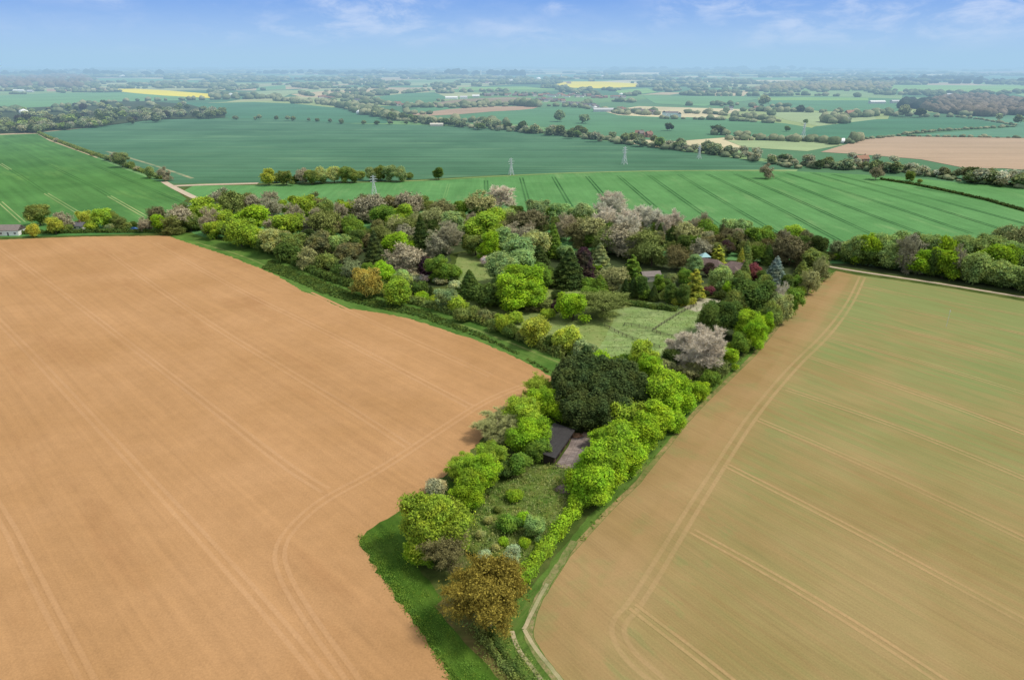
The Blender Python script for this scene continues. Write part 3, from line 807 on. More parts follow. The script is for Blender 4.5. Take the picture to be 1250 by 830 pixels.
far = [
    ('pasture', LGn, [(-200, 120), (0, 117), (60, 114), (180, 113), (230, 118), (262, 122), (160, 124), (105, 128), (60, 133), (-200, 138)]),
    ('crop_field', DGn, [(215, 125), (260, 126), (310, 125), (360, 127), (420, 133), (450, 141), (480, 147), (470, 151), (410, 150), (350, 145.5), (280, 145), (270, 140), (230, 130)]),
    ('rape_field', RAPE, [(138, 109), (164, 108.6), (200, 110.5), (258, 115), (256, 120), (200, 117), (164, 114), (141, 111.5)]),
    ('stubble_field', BRn, [(57, 108.7), (137, 109), (141, 111.4), (57, 112)]),
    ('pasture', PGn, [(300, 113), (330, 111), (420, 109), (430, 110), (355, 115), (345, 119), (320, 119.5)]),
    ('stubble_field', TAN, [(355, 115.5), (405, 110.5), (465, 110), (440, 113), (390, 119), (370, 119)]),
    ('crop_field', LGn, [(313, 107), (348, 104), (349, 109), (313, 111)]),
    ('crop_field', MGn, [(440, 121), (470, 117), (500, 114), (530, 113), (548, 120), (525, 125), (500, 129), (465, 127)]),
    ('bare_field', BR2, [(526, 127), (545, 123.5), (570, 121), (620, 119), (648, 120), (652, 123), (622, 128), (580, 130), (530, 131)]),
    ('crop_field', MGn, [(500, 134), (530, 131.5), (570, 130.5), (600, 130.5), (545, 136), (500, 138.5)]),
    ('bare_field', BRn, [(498, 140), (550, 133.5), (600, 130), (660, 130), (648, 134), (600, 136.5), (565, 139.5), (520, 142)]),
    ('crop_field', MGn, [(560, 141.5), (620, 136), (680, 130.5), (730, 134.5), (755, 141), (800, 143), (870, 144), (958, 151), (1000, 158), (965, 169), (900, 167), (820, 173), (760, 169), (700, 159), (620, 151), (570, 147)]),
    ('pasture', PGn, [(886, 171.6), (1005, 173), (1030, 177), (985, 185), (908, 180)]),
    ('pasture', PGn, [(933, 137), (962, 136), (1066, 141), (1070, 146), (1001, 154.5), (960, 147)]),
    ('crop_field', DGn, [(994, 155), (1070, 146), (1163, 143.5), (1239, 154), (1180, 157), (1095, 165), (1052, 170.5), (1016, 170), (975, 165)]),
    ('pasture', BLG, [(1167, 143), (1400, 138), (1400, 158), (1243, 155.5)]),
    ('crop_field', BLG, [(1110, 165.5), (1243, 155.5), (1400, 158), (1400, 172), (1250, 168.5)]),
    ('bare_field', fm('bare_earth_far', (186, 162, 138), (196, 170, 146)), [(1001.6, 186), (1052, 171), (1088, 167), (1250, 169), (1500, 172), (1500, 225), (1225, 206), (1180, 206), (1124, 195), (1052, 189)]),
    ('crop_field', MGn, [(924, 119.5), (1000, 118), (1100, 121), (1100, 128), (1095, 138), (1000, 136), (935, 127)]),
    ('stubble_field', TAN, [(840, 112.5), (862, 111), (915, 111), (908, 117.6), (847, 117)]),
    ('pasture', BGn, [(980, 104.5), (1100, 104), (1250, 105), (1400, 106), (1400, 113), (1250, 113), (1090, 112), (980, 111)]),
    ('crop_field', BLG, [(1080, 95), (1400, 91.5), (1400, 101), (1080, 99.5)]),
    ('bare_field', BRn, [(1160, 89.3), (1250, 86.5), (1400, 86), (1400, 91), (1165, 91)]),
    ('rape_field', RAPE, [(670, 105), (688, 101), (700, 99.8), (735, 100), (777, 102.4), (777, 106.4), (730, 108.2), (690, 107.4)]),
    ('stubble_field', PALE, [(752, 89), (815, 88.2), (820, 90.5), (760, 92)]),
    ('pasture', BGn, [(750, 111), (790, 108), (802, 113), (760, 117)]),
    ('crop_field', LGn, [(785, 118), (900, 117.5), (930, 121), (860, 130), (800, 127)]),
    ('pasture', BGn, [(925, 119.5), (990, 119.2), (1060, 120), (1060, 123), (925, 123)]),
    ('crop_field', LGn, [(0, 78), (390, 78.5), (390, 83), (200, 82), (0, 81)]),
    ('stubble_field', PALE, [(45, 84.8), (120, 84.2), (120, 86.6), (45, 87)]), ('stubble_field', PALE, [(0, 80.3), (40, 79.8), (40, 81.2), (0, 81.5)]), ('stubble_field', TAN, [(172, 91.5), (208, 91.8), (206, 95.5), (176, 95)]),
    ('crop_field', LGn, [(110, 96), (170, 96), (250, 99), (240, 101.5), (120, 101)]),
    ('pasture', PGn, [(500, 101), (580, 102), (600, 104), (500, 105)]), ('stubble_field', PALE, [(520, 83), (548, 82.5), (548, 84.6), (520, 85)]),
    ('pasture', BGn, [(560, 107), (640, 106), (680, 110), (560, 110.5)]), ('crop_field', BLG, [(600, 93), (700, 91), (740, 93), (660, 97), (600, 96)]),
    ('crop_field', LGn, [(870, 108), (980, 103.5), (980, 106), (880, 110.5)]), ('pasture', LGn, [(820, 95), (1000, 95), (1040, 98), (820, 98)]), ('crop_field', BLG, [(330, 94), (480, 93.5), (440, 96), (340, 96.5)]),
]
for k, (nm, mt, pts) in enumerate(far):
    sheet(nm, pts, .05 + .012 * k, mt, sm=0)
sheet('paddock', [(720, 445), (745, 400), (755, 378), (800, 368), (850, 368), (880, 372), (860, 395), (830, 430), (790, 450)], .018, field_mat('paddock_grass', s(128, 154, 90), s(152, 170, 114), patch=7, stripe=2.4, stripe_amt=.16, fine=.7, fine_amt=.35, cc=s(158, 164, 118), cc_fac=.8), 3, .2)
LAWN = field_mat('lawn', s(124, 146, 82), s(146, 158, 98), patch=7, stripe=2, stripe_amt=.08, fine=.7, fine_amt=.3, cc=s(144, 138, 92), cc_fac=.7)
sheet('lawn', [(545, 355), (560, 310), (590, 305), (640, 318), (660, 340), (720, 350), (760, 362), (770, 385), (740, 420), (700, 440), (640, 410), (560, 385)], .015, LAWN, 3, .2)
sheet('gravel_yard', [(832, 375), (842, 362), (880, 366), (876, 372), (850, 381)], .026, fm('gravel', (176, 172, 150), patch=8), 2, .2)
sheet('woodland_floor', [(205, 284), (205, 262), (400, 256), (620, 270), (800, 285), (1010, 310), (1008, 330), (985, 352), (960, 380), (910, 428), (880, 460), (830, 500), (860, 400), (885, 372), (870, 345), (780, 362), (700, 350), (650, 325), (600, 300), (550, 310), (545, 350), (500, 352), (400, 330), (320, 298), (262, 284)], .008, UND, 5, .5)
sheet('woodland_floor', [(1000, 322), (1040, 322), (1250, 350), (1500, 380), (1500, 398), (1250, 360), (1100, 337), (1004, 322.5)], .036, UND)
sheet('woodland_floor', [(0, 134), (60, 131), (110, 128), (130, 125), (180, 124), (230, 128), (275, 140), (275, 144), (205, 146), (175, 148), (120, 155), (40, 162), (-200, 172), (-200, 138)], .9, UND)
sheet('scrub_meadow', [(575, 640), (600, 600), (640, 575), (670, 565), (700, 572), (712, 590), (700, 620), (660, 670), (640, 700), (610, 700), (580, 680)], .02,
      field_mat('scrub_grass', s(116, 128, 64), s(84, 118, 44), patch=5, stripe=1.2, stripe_amt=.12, fine=.4, fine_amt=.28, cc=s(150, 146, 106), cc_fac=.6), 2, .2)
sheet('dry_ground', [(560, 715), (590, 760), (640, 834), (720, 960), (700, 960), (615, 834), (560, 775), (530, 740)], .02, fm('dry_weeds', (126, 112, 70), (94, 104, 50), patch=3, st=.8, sa=.2), 2, .2)
# ------------------------------------------------------------------ trees
PAL = {  # leaf reflectance by kind of foliage
    'yg': (.22, .31, .04), 'ye': (.29, .34, .06), 'bg': (.20, .32, .025), 'gr': (.12, .20, .035), 'dg': (.045, .07, .024), 'ol': (.155, .195, .06), 'ob': (.17, .165, .075),
    'kh': (.27, .29, .13), 'gb': (.29, .28, .20), 'pk': (.43, .42, .36), 'gg': (.19, .24, .12), 'bl': (.15, .20, .20), 'pg': (.20, .29, .13), 'pu': (.055, .028, .045), 'pr': (.17, .06, .08),
    'wh': (.34, .39, .26), 'wg': (.23, .32, .12), 'gd': (.29, .32, .06), 'oc': (.30, .26, .07), 'pi': (.42, .34, .38), 'br': (.13, .13, .07), 'vd': (.055, .08, .032), 'dk': (.07, .11, .03), 'or': (.215, .175, .035)}
WORD = {'yg': 'yellow-green', 'ye': 'yellow', 'bg': 'bright green', 'gr': 'mid-green', 'dg': 'dark green', 'ol': 'olive', 'ob': 'olive-brown', 'kh': 'pale khaki', 'gb': 'grey-brown', 'pk': 'pinkish-grey',
        'gg': 'grey-green', 'bl': 'blue-grey', 'pg': 'pale green', 'pu': 'dark purple', 'pr': 'plum-red', 'wh': 'white-blossomed', 'wg': 'whitish-green', 'gd': 'golden-green', 'oc': 'ochre', 'pi': 'pink-blossomed',
        'br': 'dark brown', 'vd': 'blackish-green', 'dk': 'deep green', 'or': 'orange-brown'}
SHAPE = {'round': ('broadleaf_tree', 'round tree'), 'tall': ('broadleaf_tree', 'tall domed tree'), 'bush': ('shrub', 'low shrub'), 'cone': ('conifer_tree', 'conical conifer'), 'column': ('conifer_tree', 'narrow upright tree'),
         'cedar': ('conifer_tree', 'layered cedar'), 'bare': ('bare_tree', 'twiggy bare tree'), 'semi': ('budding_tree', 'half-leafed tree'), 'leyland': ('cypress_tree', 'tall cypress')}
RATIO = {'round': 1.0, 'tall': 1.45, 'bush': .72, 'cone': 1.9, 'column': 2.4, 'cedar': 1.25, 'bare': 1.15, 'semi': 1.05, 'leyland': 1.7}
ORD = 'first second third fourth fifth sixth seventh eighth ninth tenth eleventh twelfth thirteenth fourteenth fifteenth sixteenth seventeenth eighteenth nineteenth twentieth'.split()
TREES = []; USED = {}

def put_tree(px, py, wpx, shape, colr, label=None, zone='', hmin=0, h=None, hpx=None, key=None, group=None, wscale=1.0, hmax=17):
    """px, py, wpx: where the crown shows in the survey photo; the tree is stood on the ground there"""
    top = py - (hpx / 2 if hpx else wpx / 2)
    if hmin >= 8 and shape in ('bare', 'semi', 'round'): hmin *= 1.4 if shape == 'bare' else 1.25
    H = h or 10.0
    for _ in range(6):
        p = G(px, top, H); w = wpx * depth(p) / F
        if h is None:
            if hpx:
                vis = hpx * depth(p) / F; el = math.atan2(CAM_H - H, math.hypot(p.x, p.y)); H = max(2, (vis - w * .8 * math.sin(el) * .5) / math.cos(el))
            else: H = w * RATIO[shape]
            H = min(max(H, hmin), hmax if not hpx else 30)
    if hmin >= 6 and shape not in ('cone', 'column', 'cedar'): wscale *= (.92 if shape == 'bare' else 1.2)
    if 'belt' in zone:                       # the belt stops at the farm track
        lim = G(px, 322 + (px - 1011) * .157 - 5.5).y
        while G(px, top, H).y < lim and H > 2.5: H -= .25
    w = wpx * depth(G(px, top, H)) / F * wscale
    p = G(px, top, H)
    k = key or shape
    lst = VAR[k]; i = USED.get(k, 0); USED[k] = i + 1
    crown, trunk = lst[i % len(lst)]
    name, _ = SHAPE[shape]
    root = link(name, None); root.empty_display_size = .5
    root.location = (p.x, p.y, 0); root.rotation_euler = (0, 0, random.uniform(0, 6.28))
    sz = H / RATIO[shape]
    root.scale = (w, w, sz)
    if trunk: link('trunk', trunk, root)
    c = link('crown', crown, root)
    b = PAL[colr]; j = random.uniform(.9, 1.1) * (.78 if 'belt' in zone else 1)
    c.color = (b[0] * j * random.uniform(.94, 1.06), b[1] * j, b[2] * j, 1)
    root['category'] = 'shrub' if shape == 'bush' else 'tree'
    if group or zone: root['group'] = group or ('trees ' + zone)
    if label: root['label'] = label
    TREES.append((root, shape, colr, zone, px, top, bool(label)))
    return root

VIEWS = {'A': (4.15, 200, 220), 'B': (4.15, 480, 220), 'C': (4.15, 740, 220), 'D': (3.458, 560, 380), 'E': (3.192, 420, 570), 'W': (4.808, 0, 150), 'Z': (4.368, 1000, 180), 'L': (2.976, 0, 60), 'M': (2.976, 400, 60), 'N': (2.778, 800, 60), 'P': (1, 0, 0)}
def batch(view, rows, zone='', hmin=0, key=None, group=None, wscale=1.0):
    sc, ox, oy = VIEWS[view]
    for r in rows:
        X, Y, W, sh, cl = r[:5]; lab = r[5] if len(r) > 5 else None; ex = dict(r[6]) if len(r) > 6 else {}
        if 'hpx' in ex: ex['hpx'] = ex['hpx'] / sc
        hm = ex.pop('hmin', 0 if sh == 'bush' else hmin)
        kk = ex.pop('key', key if key is None else key + '' )
        put_tree(X / sc + ox, Y / sc + oy, W / sc, sh, cl, lab, zone, hmin=hm, key=kk, group=group, wscale=wscale, **ex)

# back and left of the wood (view A)
batch('A', [
    (70, 200, 110, 'semi', 'gb'), (35, 225, 90, 'semi', 'ol'), (190, 165, 150, 'round', 'yg'), (125, 215, 90, 'round', 'ol'), (290, 108, 120, 'semi', 'gb'), (225, 205, 120, 'bare', 'gb'), (335, 130, 130, 'semi', 'ol'), (285, 210, 120, 'round', 'yg'),
    (405, 110, 90, 'round', 'ob'), (440, 215, 170, 'round', 'bg', 'largest yellow-green and bright green oak bulging on the wood edge facing the brown field'), (375, 265, 150, 'round', 'yg'), (250, 250, 90, 'round', 'yg'), (460, 290, 120, 'round', 'yg'),
    (455, 125, 90, 'semi', 'gb'), (530, 115, 110, 'bare', 'gb'), (535, 165, 140, 'bare', 'gb'), (602, 132, 60, 'round', 'yg'), (690, 135, 120, 'round', 'yg'), (650, 180, 110, 'bare', 'gb'), (760, 120, 100, 'semi', 'ob'),
    (630, 235, 140, 'round', 'yg'), (730, 240, 95, 'bare', 'gb'), (815, 235, 150, 'semi', 'ol'), (805, 150, 95, 'round', 'ol'), (545, 235, 80, 'semi', 'gb'), (550, 320, 140, 'round', 'kh'), (640, 330, 130, 'round', 'ol'), (590, 300, 100, 'round', 'kh')],
    zone='at the left end of the wood', hmin=9)
batch('A', [
    (720, 385, 85, 'semi', 'kh'), (775, 325, 130, 'round', 'br', 'dark brown-green bushy tree just left of the whitish-green hawthorn'), (728, 285, 70, 'round', 'dg'), (880, 325, 100, 'round', 'wg', 'whitish-green flowering tree between two dark brown bushes, left part of wood'), (930, 375, 115, 'round', 'br', 'dark brown bush-like tree just right of the whitish-green hawthorn'),
    (960, 245, 125, 'round', 'gr'), (965, 310, 110, 'round', 'dk'), (890, 165, 90, 'bare', 'gb'), (930, 155, 100, 'round', 'yg'), (1030, 150, 140, 'semi', 'gb'), (1000, 130, 100, 'semi', 'ob'), (1100, 185, 120, 'round', 'gr'), (1180, 235, 100, 'semi', 'kh'),
    (1060, 350, 130, 'cone', 'vd', 'tall blue-black fir behind the bright green tree, left part of wood', {'hpx': 190}), (1160, 325, 120, 'round', 'bg', 'bright lime green round tree beside the blue-black fir'), (1215, 165, 90, 'round', 'yg'), (1150, 130, 100, 'semi', 'ob'), (1225, 270, 90, 'semi', 'gb'),
    (1205, 400, 150, 'semi', 'gb'), (870, 250, 80, 'semi', 'ob'), (1090, 270, 80, 'semi', 'ol')],
    zone='in the left half of the wood', hmin=9)
batch('A', [
    (825, 430, 110, 'bush', 'ol'), (880, 470, 80, 'bush', 'dk'), (945, 455, 110, 'semi', 'gg', 'grey-green tree with pinkish blossom, beside the ochre round tree'), (1015, 520, 155, 'round', 'oc', 'ochre-yellow round tree at the margin of the brown field'), (1030, 450, 65, 'round', 'gr'),
    (1120, 475, 125, 'round', 'bg', 'bright green tree just behind the ochre-yellow round tree'), (1195, 505, 100, 'round', 'wg'), (1180, 565, 150, 'round', 'yg', 'yellow-green round tree just right of the ochre-yellow round tree'), (700, 414, 110, 'bush', 'dk'), (620, 384, 130, 'bush', 'dk'), (520, 344, 120, 'bush', 'dk'),
    (430, 304, 120, 'bush', 'dk'), (340, 274, 110, 'bush', 'dk'), (240, 259, 90, 'bush', 'dk'), (150, 236, 80, 'bush', 'dk'), (1090, 544, 80, 'bush', 'dk'), (770, 430, 80, 'bush', 'ol')],
    zone='along the wood edge above the brown field')
# lane beyond the brown field (view W)
batch('W', [
    (205, 540, 130, 'round', 'ol'), (175, 632, 80, 'round', 'gd'), (305, 605, 105, 'round', 'gd'), (360, 580, 100, 'semi', 'gb'), (380, 620, 80, 'bush', 'ol'), (480, 560, 90, 'round', 'ye'), (585, 560, 120, 'round', 'yg'), (660, 565, 90, 'round', 'ol'), (530, 618, 75, 'bush', 'yg'),
    (700, 590, 70, 'semi', 'ol'), (780, 605, 50, 'bush', 'dk'), (640, 620, 60, 'bush', 'gg'), (840, 600, 80, 'semi', 'gb'), (905, 550, 110, 'semi', 'br'), (925, 590, 105, 'round', 'bg', 'bright yellow-green tree beyond the far corner of the brown field'), (1040, 590, 90, 'round', 'ol'), (1040, 530, 90, 'bare', 'gb'),
    (970, 600, 80, 'bush', 'dk'), (740, 615, 60, 'bush', 'ol')],
    zone='along the lane beyond the brown field')
batch('W', [(625, 210, 50, 'bush', 'gg'), (700, 215, 90, 'round', 'gg'), (665, 200, 50, 'semi', 'gb'), (760, 255, 50, 'bush', 'ol'), (865, 290, 70, 'round', 'gg'), (955, 300, 75, 'semi', 'gb'), (920, 320, 40, 'bush', 'gg'), (325, 105, 35, 'bush', 'gb'), (800, 275, 36, 'bush', 'gb'), (270, 85, 24, 'bush', 'ol'), (450, 155, 22, 'bush', 'ol'), (540, 190, 24, 'bush', 'ol')],
      zone='in the gappy hedge between the two green fields')
# middle of the wood (view B)
batch('B', [
    (80, 130, 130, 'semi', 'gb'), (150, 130, 95, 'round', 'ol'), (240, 160, 115, 'semi', 'ob'), (350, 145, 90, 'round', 'gr'), (450, 140, 150, 'semi', 'kh'), (545, 115, 165, 'bare', 'pk', 'pale pinkish-grey bare tree standing tallest at the back of the wood', {'hmin': 13}), (625, 160, 70, 'round', 'dk'),
    (505, 195, 120, 'round', 'yg'), (580, 190, 100, 'round', 'wg'), (640, 215, 110, 'semi', 'br'), (720, 215, 110, 'semi', 'br'), (690, 250, 70, 'bare', 'gb'), (730, 155, 115, 'round', 'gg'), (840, 165, 100, 'round', 'pg'), (880, 235, 120, 'bare', 'gb'), (965, 170, 115, 'round', 'gg'),
    (900, 180, 80, 'round', 'pg'), (790, 170, 80, 'round', 'gr'), (1110, 150, 170, 'bare', 'pk'), (1085, 220, 150, 'bare', 'pk'), (1190, 250, 150, 'bare', 'pk'), (1170, 320, 180, 'semi', 'gb'), (1000, 260, 140, 'semi', 'kh'), (940, 280, 110, 'semi', 'ob'), (1090, 310, 130, 'semi', 'ol'), (1050, 160, 90, 'bare', 'pk')],
    zone='along the back of the wood', hmin=9)
batch('B', [
    (190, 200, 110, 'semi', 'kh'), (60, 250, 110, 'semi', 'ol'), (15, 215, 90, 'round', 'yg'), (135, 275, 120, 'cone', 'dg', 'dark green fir with broad skirts in the left middle of the wood', {'hpx': 200}), (300, 225, 130, 'tall', 'pg', 'pale blue-green poplar above the grey-brown bare crown'),
    (280, 300, 160, 'bare', 'gb', 'grey-brown bare round tree at the back edge of the lawn'), (20, 310, 90, 'round', 'bg'), (110, 350, 80, 'bush', 'bg'), (450, 250, 170, 'round', 'yg', 'pale yellow-green billowing tree at the back of the lawn'), (485, 310, 100, 'tall', 'bg', 'bright green upright tree in front of the pale yellow-green crown'),
    (415, 330, 110, 'round', 'ol'), (570, 300, 130, 'tall', 'pg'), (610, 270, 100, 'semi', 'gb'), (715, 330, 150, 'round', 'kh', 'pale khaki domed tree behind the dark green upright tree'), (815, 310, 110, 'cone', 'gr', 'mid-green conifer left of the pinkish bare trees', {'hpx': 180}), (660, 290, 100, 'semi', 'gb'),
    (80, 420, 140, 'semi', 'gb'), (220, 330, 100, 'semi', 'gb')],
    zone='in the middle of the wood', hmin=8)
batch('B', [
    (160, 445, 72, 'column', 'pu', 'narrow dark purple tree beside the pink-blossomed shrub', {'hpx': 120}), (222, 435, 95, 'tall', 'gr'), (285, 470, 100, 'round', 'gr'), (240, 515, 60, 'bush', 'gb'), (305, 500, 60, 'bush', 'gg'), (312, 540, 55, 'bush', 'wh', 'small white-blossomed shrub at the left end of the lawn'), (150, 505, 55, 'bush', 'pi', 'pink-blossomed shrub below the narrow dark purple tree'),
    (110, 505, 60, 'bush', 'gb'), (475, 420, 60, 'bush', 'pi', 'lilac-pink shrub on the lawn before the pale poplars'), (385, 530, 115, 'cone', 'dk', 'broad dark conifer at the left end of the central clump', {'hpx': 150}),
    (620, 370, 150, 'tall', 'pg', 'pale blue-green poplar at the top of the central clump'), (545, 420, 130, 'tall', 'pg', 'pale poplar on the left shoulder of the central clump'), (490, 585, 170, 'bush', 'dk', 'dark green domed bush at the foot of the central clump', {'hpx': 140}), (600, 545, 140, 'tall', 'bg'), (685, 505, 140, 'tall', 'bg'), (735, 470, 110, 'tall', 'gr'), (560, 530, 90, 'tall', 'gr'),
    (772, 480, 75, 'tall', 'dk'), (740, 400, 110, 'cone', 'dg', 'dark green rounded conifer behind the right side of the central clump', {'hpx': 140}), (850, 505, 110, 'bush', 'dg'), (895, 450, 150, 'cone', 'dg', 'broad dark spruce between the central clump and the dark purple tree', {'hpx': 210}),
    (965, 425, 85, 'column', 'pu', 'tall narrow dark purple tree leaning by the broad dark spruce', {'hpx': 170}), (875, 370, 80, 'round', 'pg'), (1050, 400, 110, 'cone', 'gg', 'grey-green tiered conifer right of the tall narrow purple tree', {'hpx': 160}), (1020, 450, 60, 'round', 'bg'), (1118, 500, 110, 'semi', 'kh', 'pale khaki tree left of the two layered cedars'), (1050, 530, 90, 'cone', 'gr', None, {'hpx': 100}), (990, 535, 70, 'bush', 'gr'),
    (640, 600, 120, 'bush', 'gr'), (600, 450, 130, 'tall', 'pg'), (660, 420, 130, 'tall', 'pg'), (630, 500, 150, 'tall', 'bg'), (560, 610, 110, 'bush', 'dk'), (700, 560, 110, 'tall', 'bg')],
    zone='around the lawn clump', wscale=1.32)
batch('B', [
    (130, 565, 95, 'bush', 'dk'), (145, 600, 75, 'bush', 'bg'), (190, 565, 45, 'cone', 'dg', None, {'hpx': 60}), (205, 615, 60, 'bush', 'yg'), (265, 605, 120, 'round', 'gg', 'grey willow at the left end of the lawn'), (45, 510, 100, 'round', 'wg'), (40, 575, 100, 'round', 'yg'), (320, 650, 110, 'bush', 'yg'),
    (400, 680, 90, 'bush', 'ol'), (470, 705, 90, 'bush', 'ob'), (555, 730, 105, 'round', 'yg'), (620, 710, 80, 'bush', 'yg'), (600, 780, 100, 'bush', 'dk'), (722, 770, 160, 'round', 'ye', 'large yellow round tree, middle of three yellow ones above the brown field'), (875, 815, 150, 'round', 'ye', 'yellow round tree nearest the dark cypresses'),
    (350, 700, 90, 'bush', 'ol'), (520, 750, 80, 'bush', 'ol'), (660, 800, 90, 'bush', 'ol'), (800, 835, 90, 'bush', 'dk')],
    zone='along the hedge bank above the brown field')
batch('B', [
    (712, 640, 100, 'semi', 'ob', None, {'h': 6}), (770, 635, 80, 'semi', 'ol', None, {'h': 6}), (782, 690, 70, 'bush', 'yg'), (830, 640, 65, 'round', 'pu', 'small dark purple tree left of the big olive tree'), (835, 590, 65, 'bush', 'dg'), (915, 645, 150, 'round', 'bg', 'bright green round tree attached to the left of the big olive tree'), (1000, 585, 90, 'round', 'gr'),
    (1070, 670, 230, 'semi', 'ol', 'big spreading olive-brown tree alone by the paddock', {'h': 12, 'key': 'semi_fine'})],
    zone='between the lawn and the paddock', wscale=1.15)
# right part of the wood and the garden round the house (view C)
batch('C', [
    (45, 145, 130, 'bare', 'pk'), (120, 225, 140, 'bare', 'pk'), (235, 215, 150, 'bare', 'pk'), (345, 210, 110, 'bare', 'pk'), (300, 230, 90, 'bare', 'pk'), (185, 180, 100, 'bare', 'pk'), (40, 300, 130, 'semi', 'gb'), (190, 330, 150, 'semi', 'ol'), (240, 370, 130, 'semi', 'ol'), (110, 330, 120, 'semi', 'gb'),
    (275, 275, 75, 'cone', 'dg', None, {'hpx': 110}), (335, 295, 80, 'cone', 'dg', None, {'hpx': 120}), (415, 280, 120, 'semi', 'kh'), (400, 320, 80, 'tall', 'dk'), (505, 210, 85, 'bare', 'gb'), (450, 235, 80, 'bare', 'gb')],
    zone='in the pinkish bare stand', hmin=10)
batch('C', [
    (525, 265, 120, 'round', 'gr'), (520, 340, 100, 'round', 'br'), (480, 350, 100, 'semi', 'gb'), (595, 275, 70, 'cone', 'br', None, {'hpx': 110}), (650, 250, 115, 'round', 'pg'), (700, 240, 80, 'round', 'pg'), (690, 300, 80, 'round', 'br'), (745, 300, 90, 'round', 'dk'), (790, 300, 130, 'round', 'gr'), (870, 300, 75, 'semi', 'br'),
    (915, 290, 70, 'bare', 'gb', 'small pinkish bare crown between a brown tree and the bright yellow-green tree'), (965, 280, 105, 'round', 'yg', 'bright yellow-green dome at the far right corner of the wood'), (1085, 330, 95, 'tall', 'dg', 'tall dark evergreen at the far right corner of the wood'), (1030, 290, 70, 'round', 'br'), (950, 360, 140, 'semi', 'br'), (1000, 330, 90, 'round', 'dk'),
    (1060, 410, 115, 'round', 'ol'), (1100, 430, 70, 'semi', 'kh'), (1000, 480, 125, 'cone', 'ol', 'olive cone-shaped tree right of the blue-grey spruce', {'hpx': 150}), (1040, 500, 80, 'semi', 'kh'), (830, 380, 80, 'cone', 'dk', None, {'hpx': 110}), (450, 280, 90, 'round', 'dk'), (620, 290, 80, 'semi', 'br'), (880, 350, 100, 'semi', 'br')],
    zone='behind the hidden house', hmin=9)
batch('C', [
    (625, 345, 80, 'round', 'pu', 'dark purple tree between two golden tiered conifers behind the house'), (575, 378, 85, 'cedar', 'gd', 'golden tiered cedar right behind the house roof', {'hpx': 100}), (690, 395, 55, 'cone', 'gd', 'slim golden conifer right of the purple tree behind the house', {'hpx': 110}), (720, 370, 85, 'cone', 'ol', None, {'hpx': 130}),
    (455, 430, 95, 'tall', 'pg', 'pale green tree just left of the house', {'hpx': 110}), (525, 455, 70, 'round', 'pu', 'dark purple tree against the left end of the house'), (590, 500, 130, 'round', 'wg', 'pale flowering chestnut standing in front of the house roof'), (630, 550, 80, 'round', 'bg', 'small bright green tree at the foot of the pale flowering chestnut'),
    (528, 570, 60, 'bush', 'pr', 'small dark red shrub left of the chestnut foot'), (710, 470, 90, 'cone', 'ol', 'olive conifer between the house and the plum-red tree', {'hpx': 130}), (765, 470, 90, 'round', 'pr', 'plum-red round tree left of the blue-grey spruce'), (870, 460, 125, 'cone', 'bl', 'broad blue-grey spruce in front of the right corner woods', {'hpx': 150}),
    (810, 530, 95, 'round', 'ol'), (460, 530, 110, 'cedar', 'gd', 'tall golden layered cedar at the corner of the paddock', {'hpx': 170}), (400, 490, 85, 'round', 'gr'), (370, 395, 120, 'semi', 'ob'), (335, 505, 65, 'round', 'gg'), (270, 510, 65, 'tall', 'gr'), (245, 575, 65, 'cone', 'dg', None, {'hpx': 90}),
    (140, 450, 115, 'cedar', 'gr', 'big layered green cedar left of the paddock garden', {'hpx': 150}), (140, 545, 80, 'cone', 'dg', None, {'hpx': 110}), (100, 550, 70, 'cone', 'dg', None, {'hpx': 100}), (190, 530, 80, 'tall', 'dk'), (205, 590, 70, 'bush', 'gr'), (320, 600, 100, 'bush', 'ol'), (355, 615, 55, 'bush', 'gd', 'yellow-leafed shrub at the paddock edge', {'hpx': 55}), (300, 540, 80, 'bush', 'dk'),
    (20, 500, 90, 'semi', 'kh'), (340, 560, 80, 'tall', 'dk'), (400, 570, 80, 'tall', 'dk'), (500, 580, 50, 'bush', 'dg'), (690, 500, 90, 'round', 'ol'), (580, 590, 60, 'bush', 'dg'), (800, 500, 80, 'round', 'dk'), (930, 520, 80, 'tall', 'dk')],
    zone='in the garden round the house')
batch('C', [
    (740, 600, 200, 'round', 'dk'), (820, 600, 130, 'round', 'dk'), (670, 610, 110, 'round', 'ol'), (600, 700, 190, 'round', 'dk', 'large deep green tree beside the lime green one at the right edge of paddock', {'key': 'round_fine'}), (530, 700, 110, 'round', 'dk'), (735, 730, 150, 'round', 'bg', 'large lime green tree on the track side right of the paddock', {'key': 'round_fine'}),
    (770, 750, 110, 'round', 'bg', None, {'key': 'round_fine'}), (832, 690, 55, 'tall', 'bg', 'small upright lime green tree on the track side'), (895, 570, 90, 'bare', 'pk'), (890, 620, 100, 'round', 'kh'), (950, 590, 100, 'round', 'gr'), (860, 650, 80, 'round', 'ol'), (990, 570, 60, 'bush', 'yg'), (1010, 540, 80, 'bush', 'dk'), (770, 680, 90, 'bush', 'dk'), (900, 670, 60, 'bush', 'ob'), (930, 640, 60, 'bush', 'dk')],
    zone='on the right-hand edge of the wood', hmin=10.5)
batch('P', [(905, 420, 26, 'round', 'gr'), (893, 438, 26, 'round', 'bg'), (880, 452, 26, 'semi', 'ol'), (868, 466, 26, 'round', 'gr'), (934, 392, 24, 'round', 'gr'), (948, 376, 24, 'round', 'ol'), (962, 362, 22, 'semi', 'ol'), (976, 347, 20, 'round', 'gr'), (856, 480, 26, 'round', 'bg')],
    zone='in the field-side row past the bare tree')
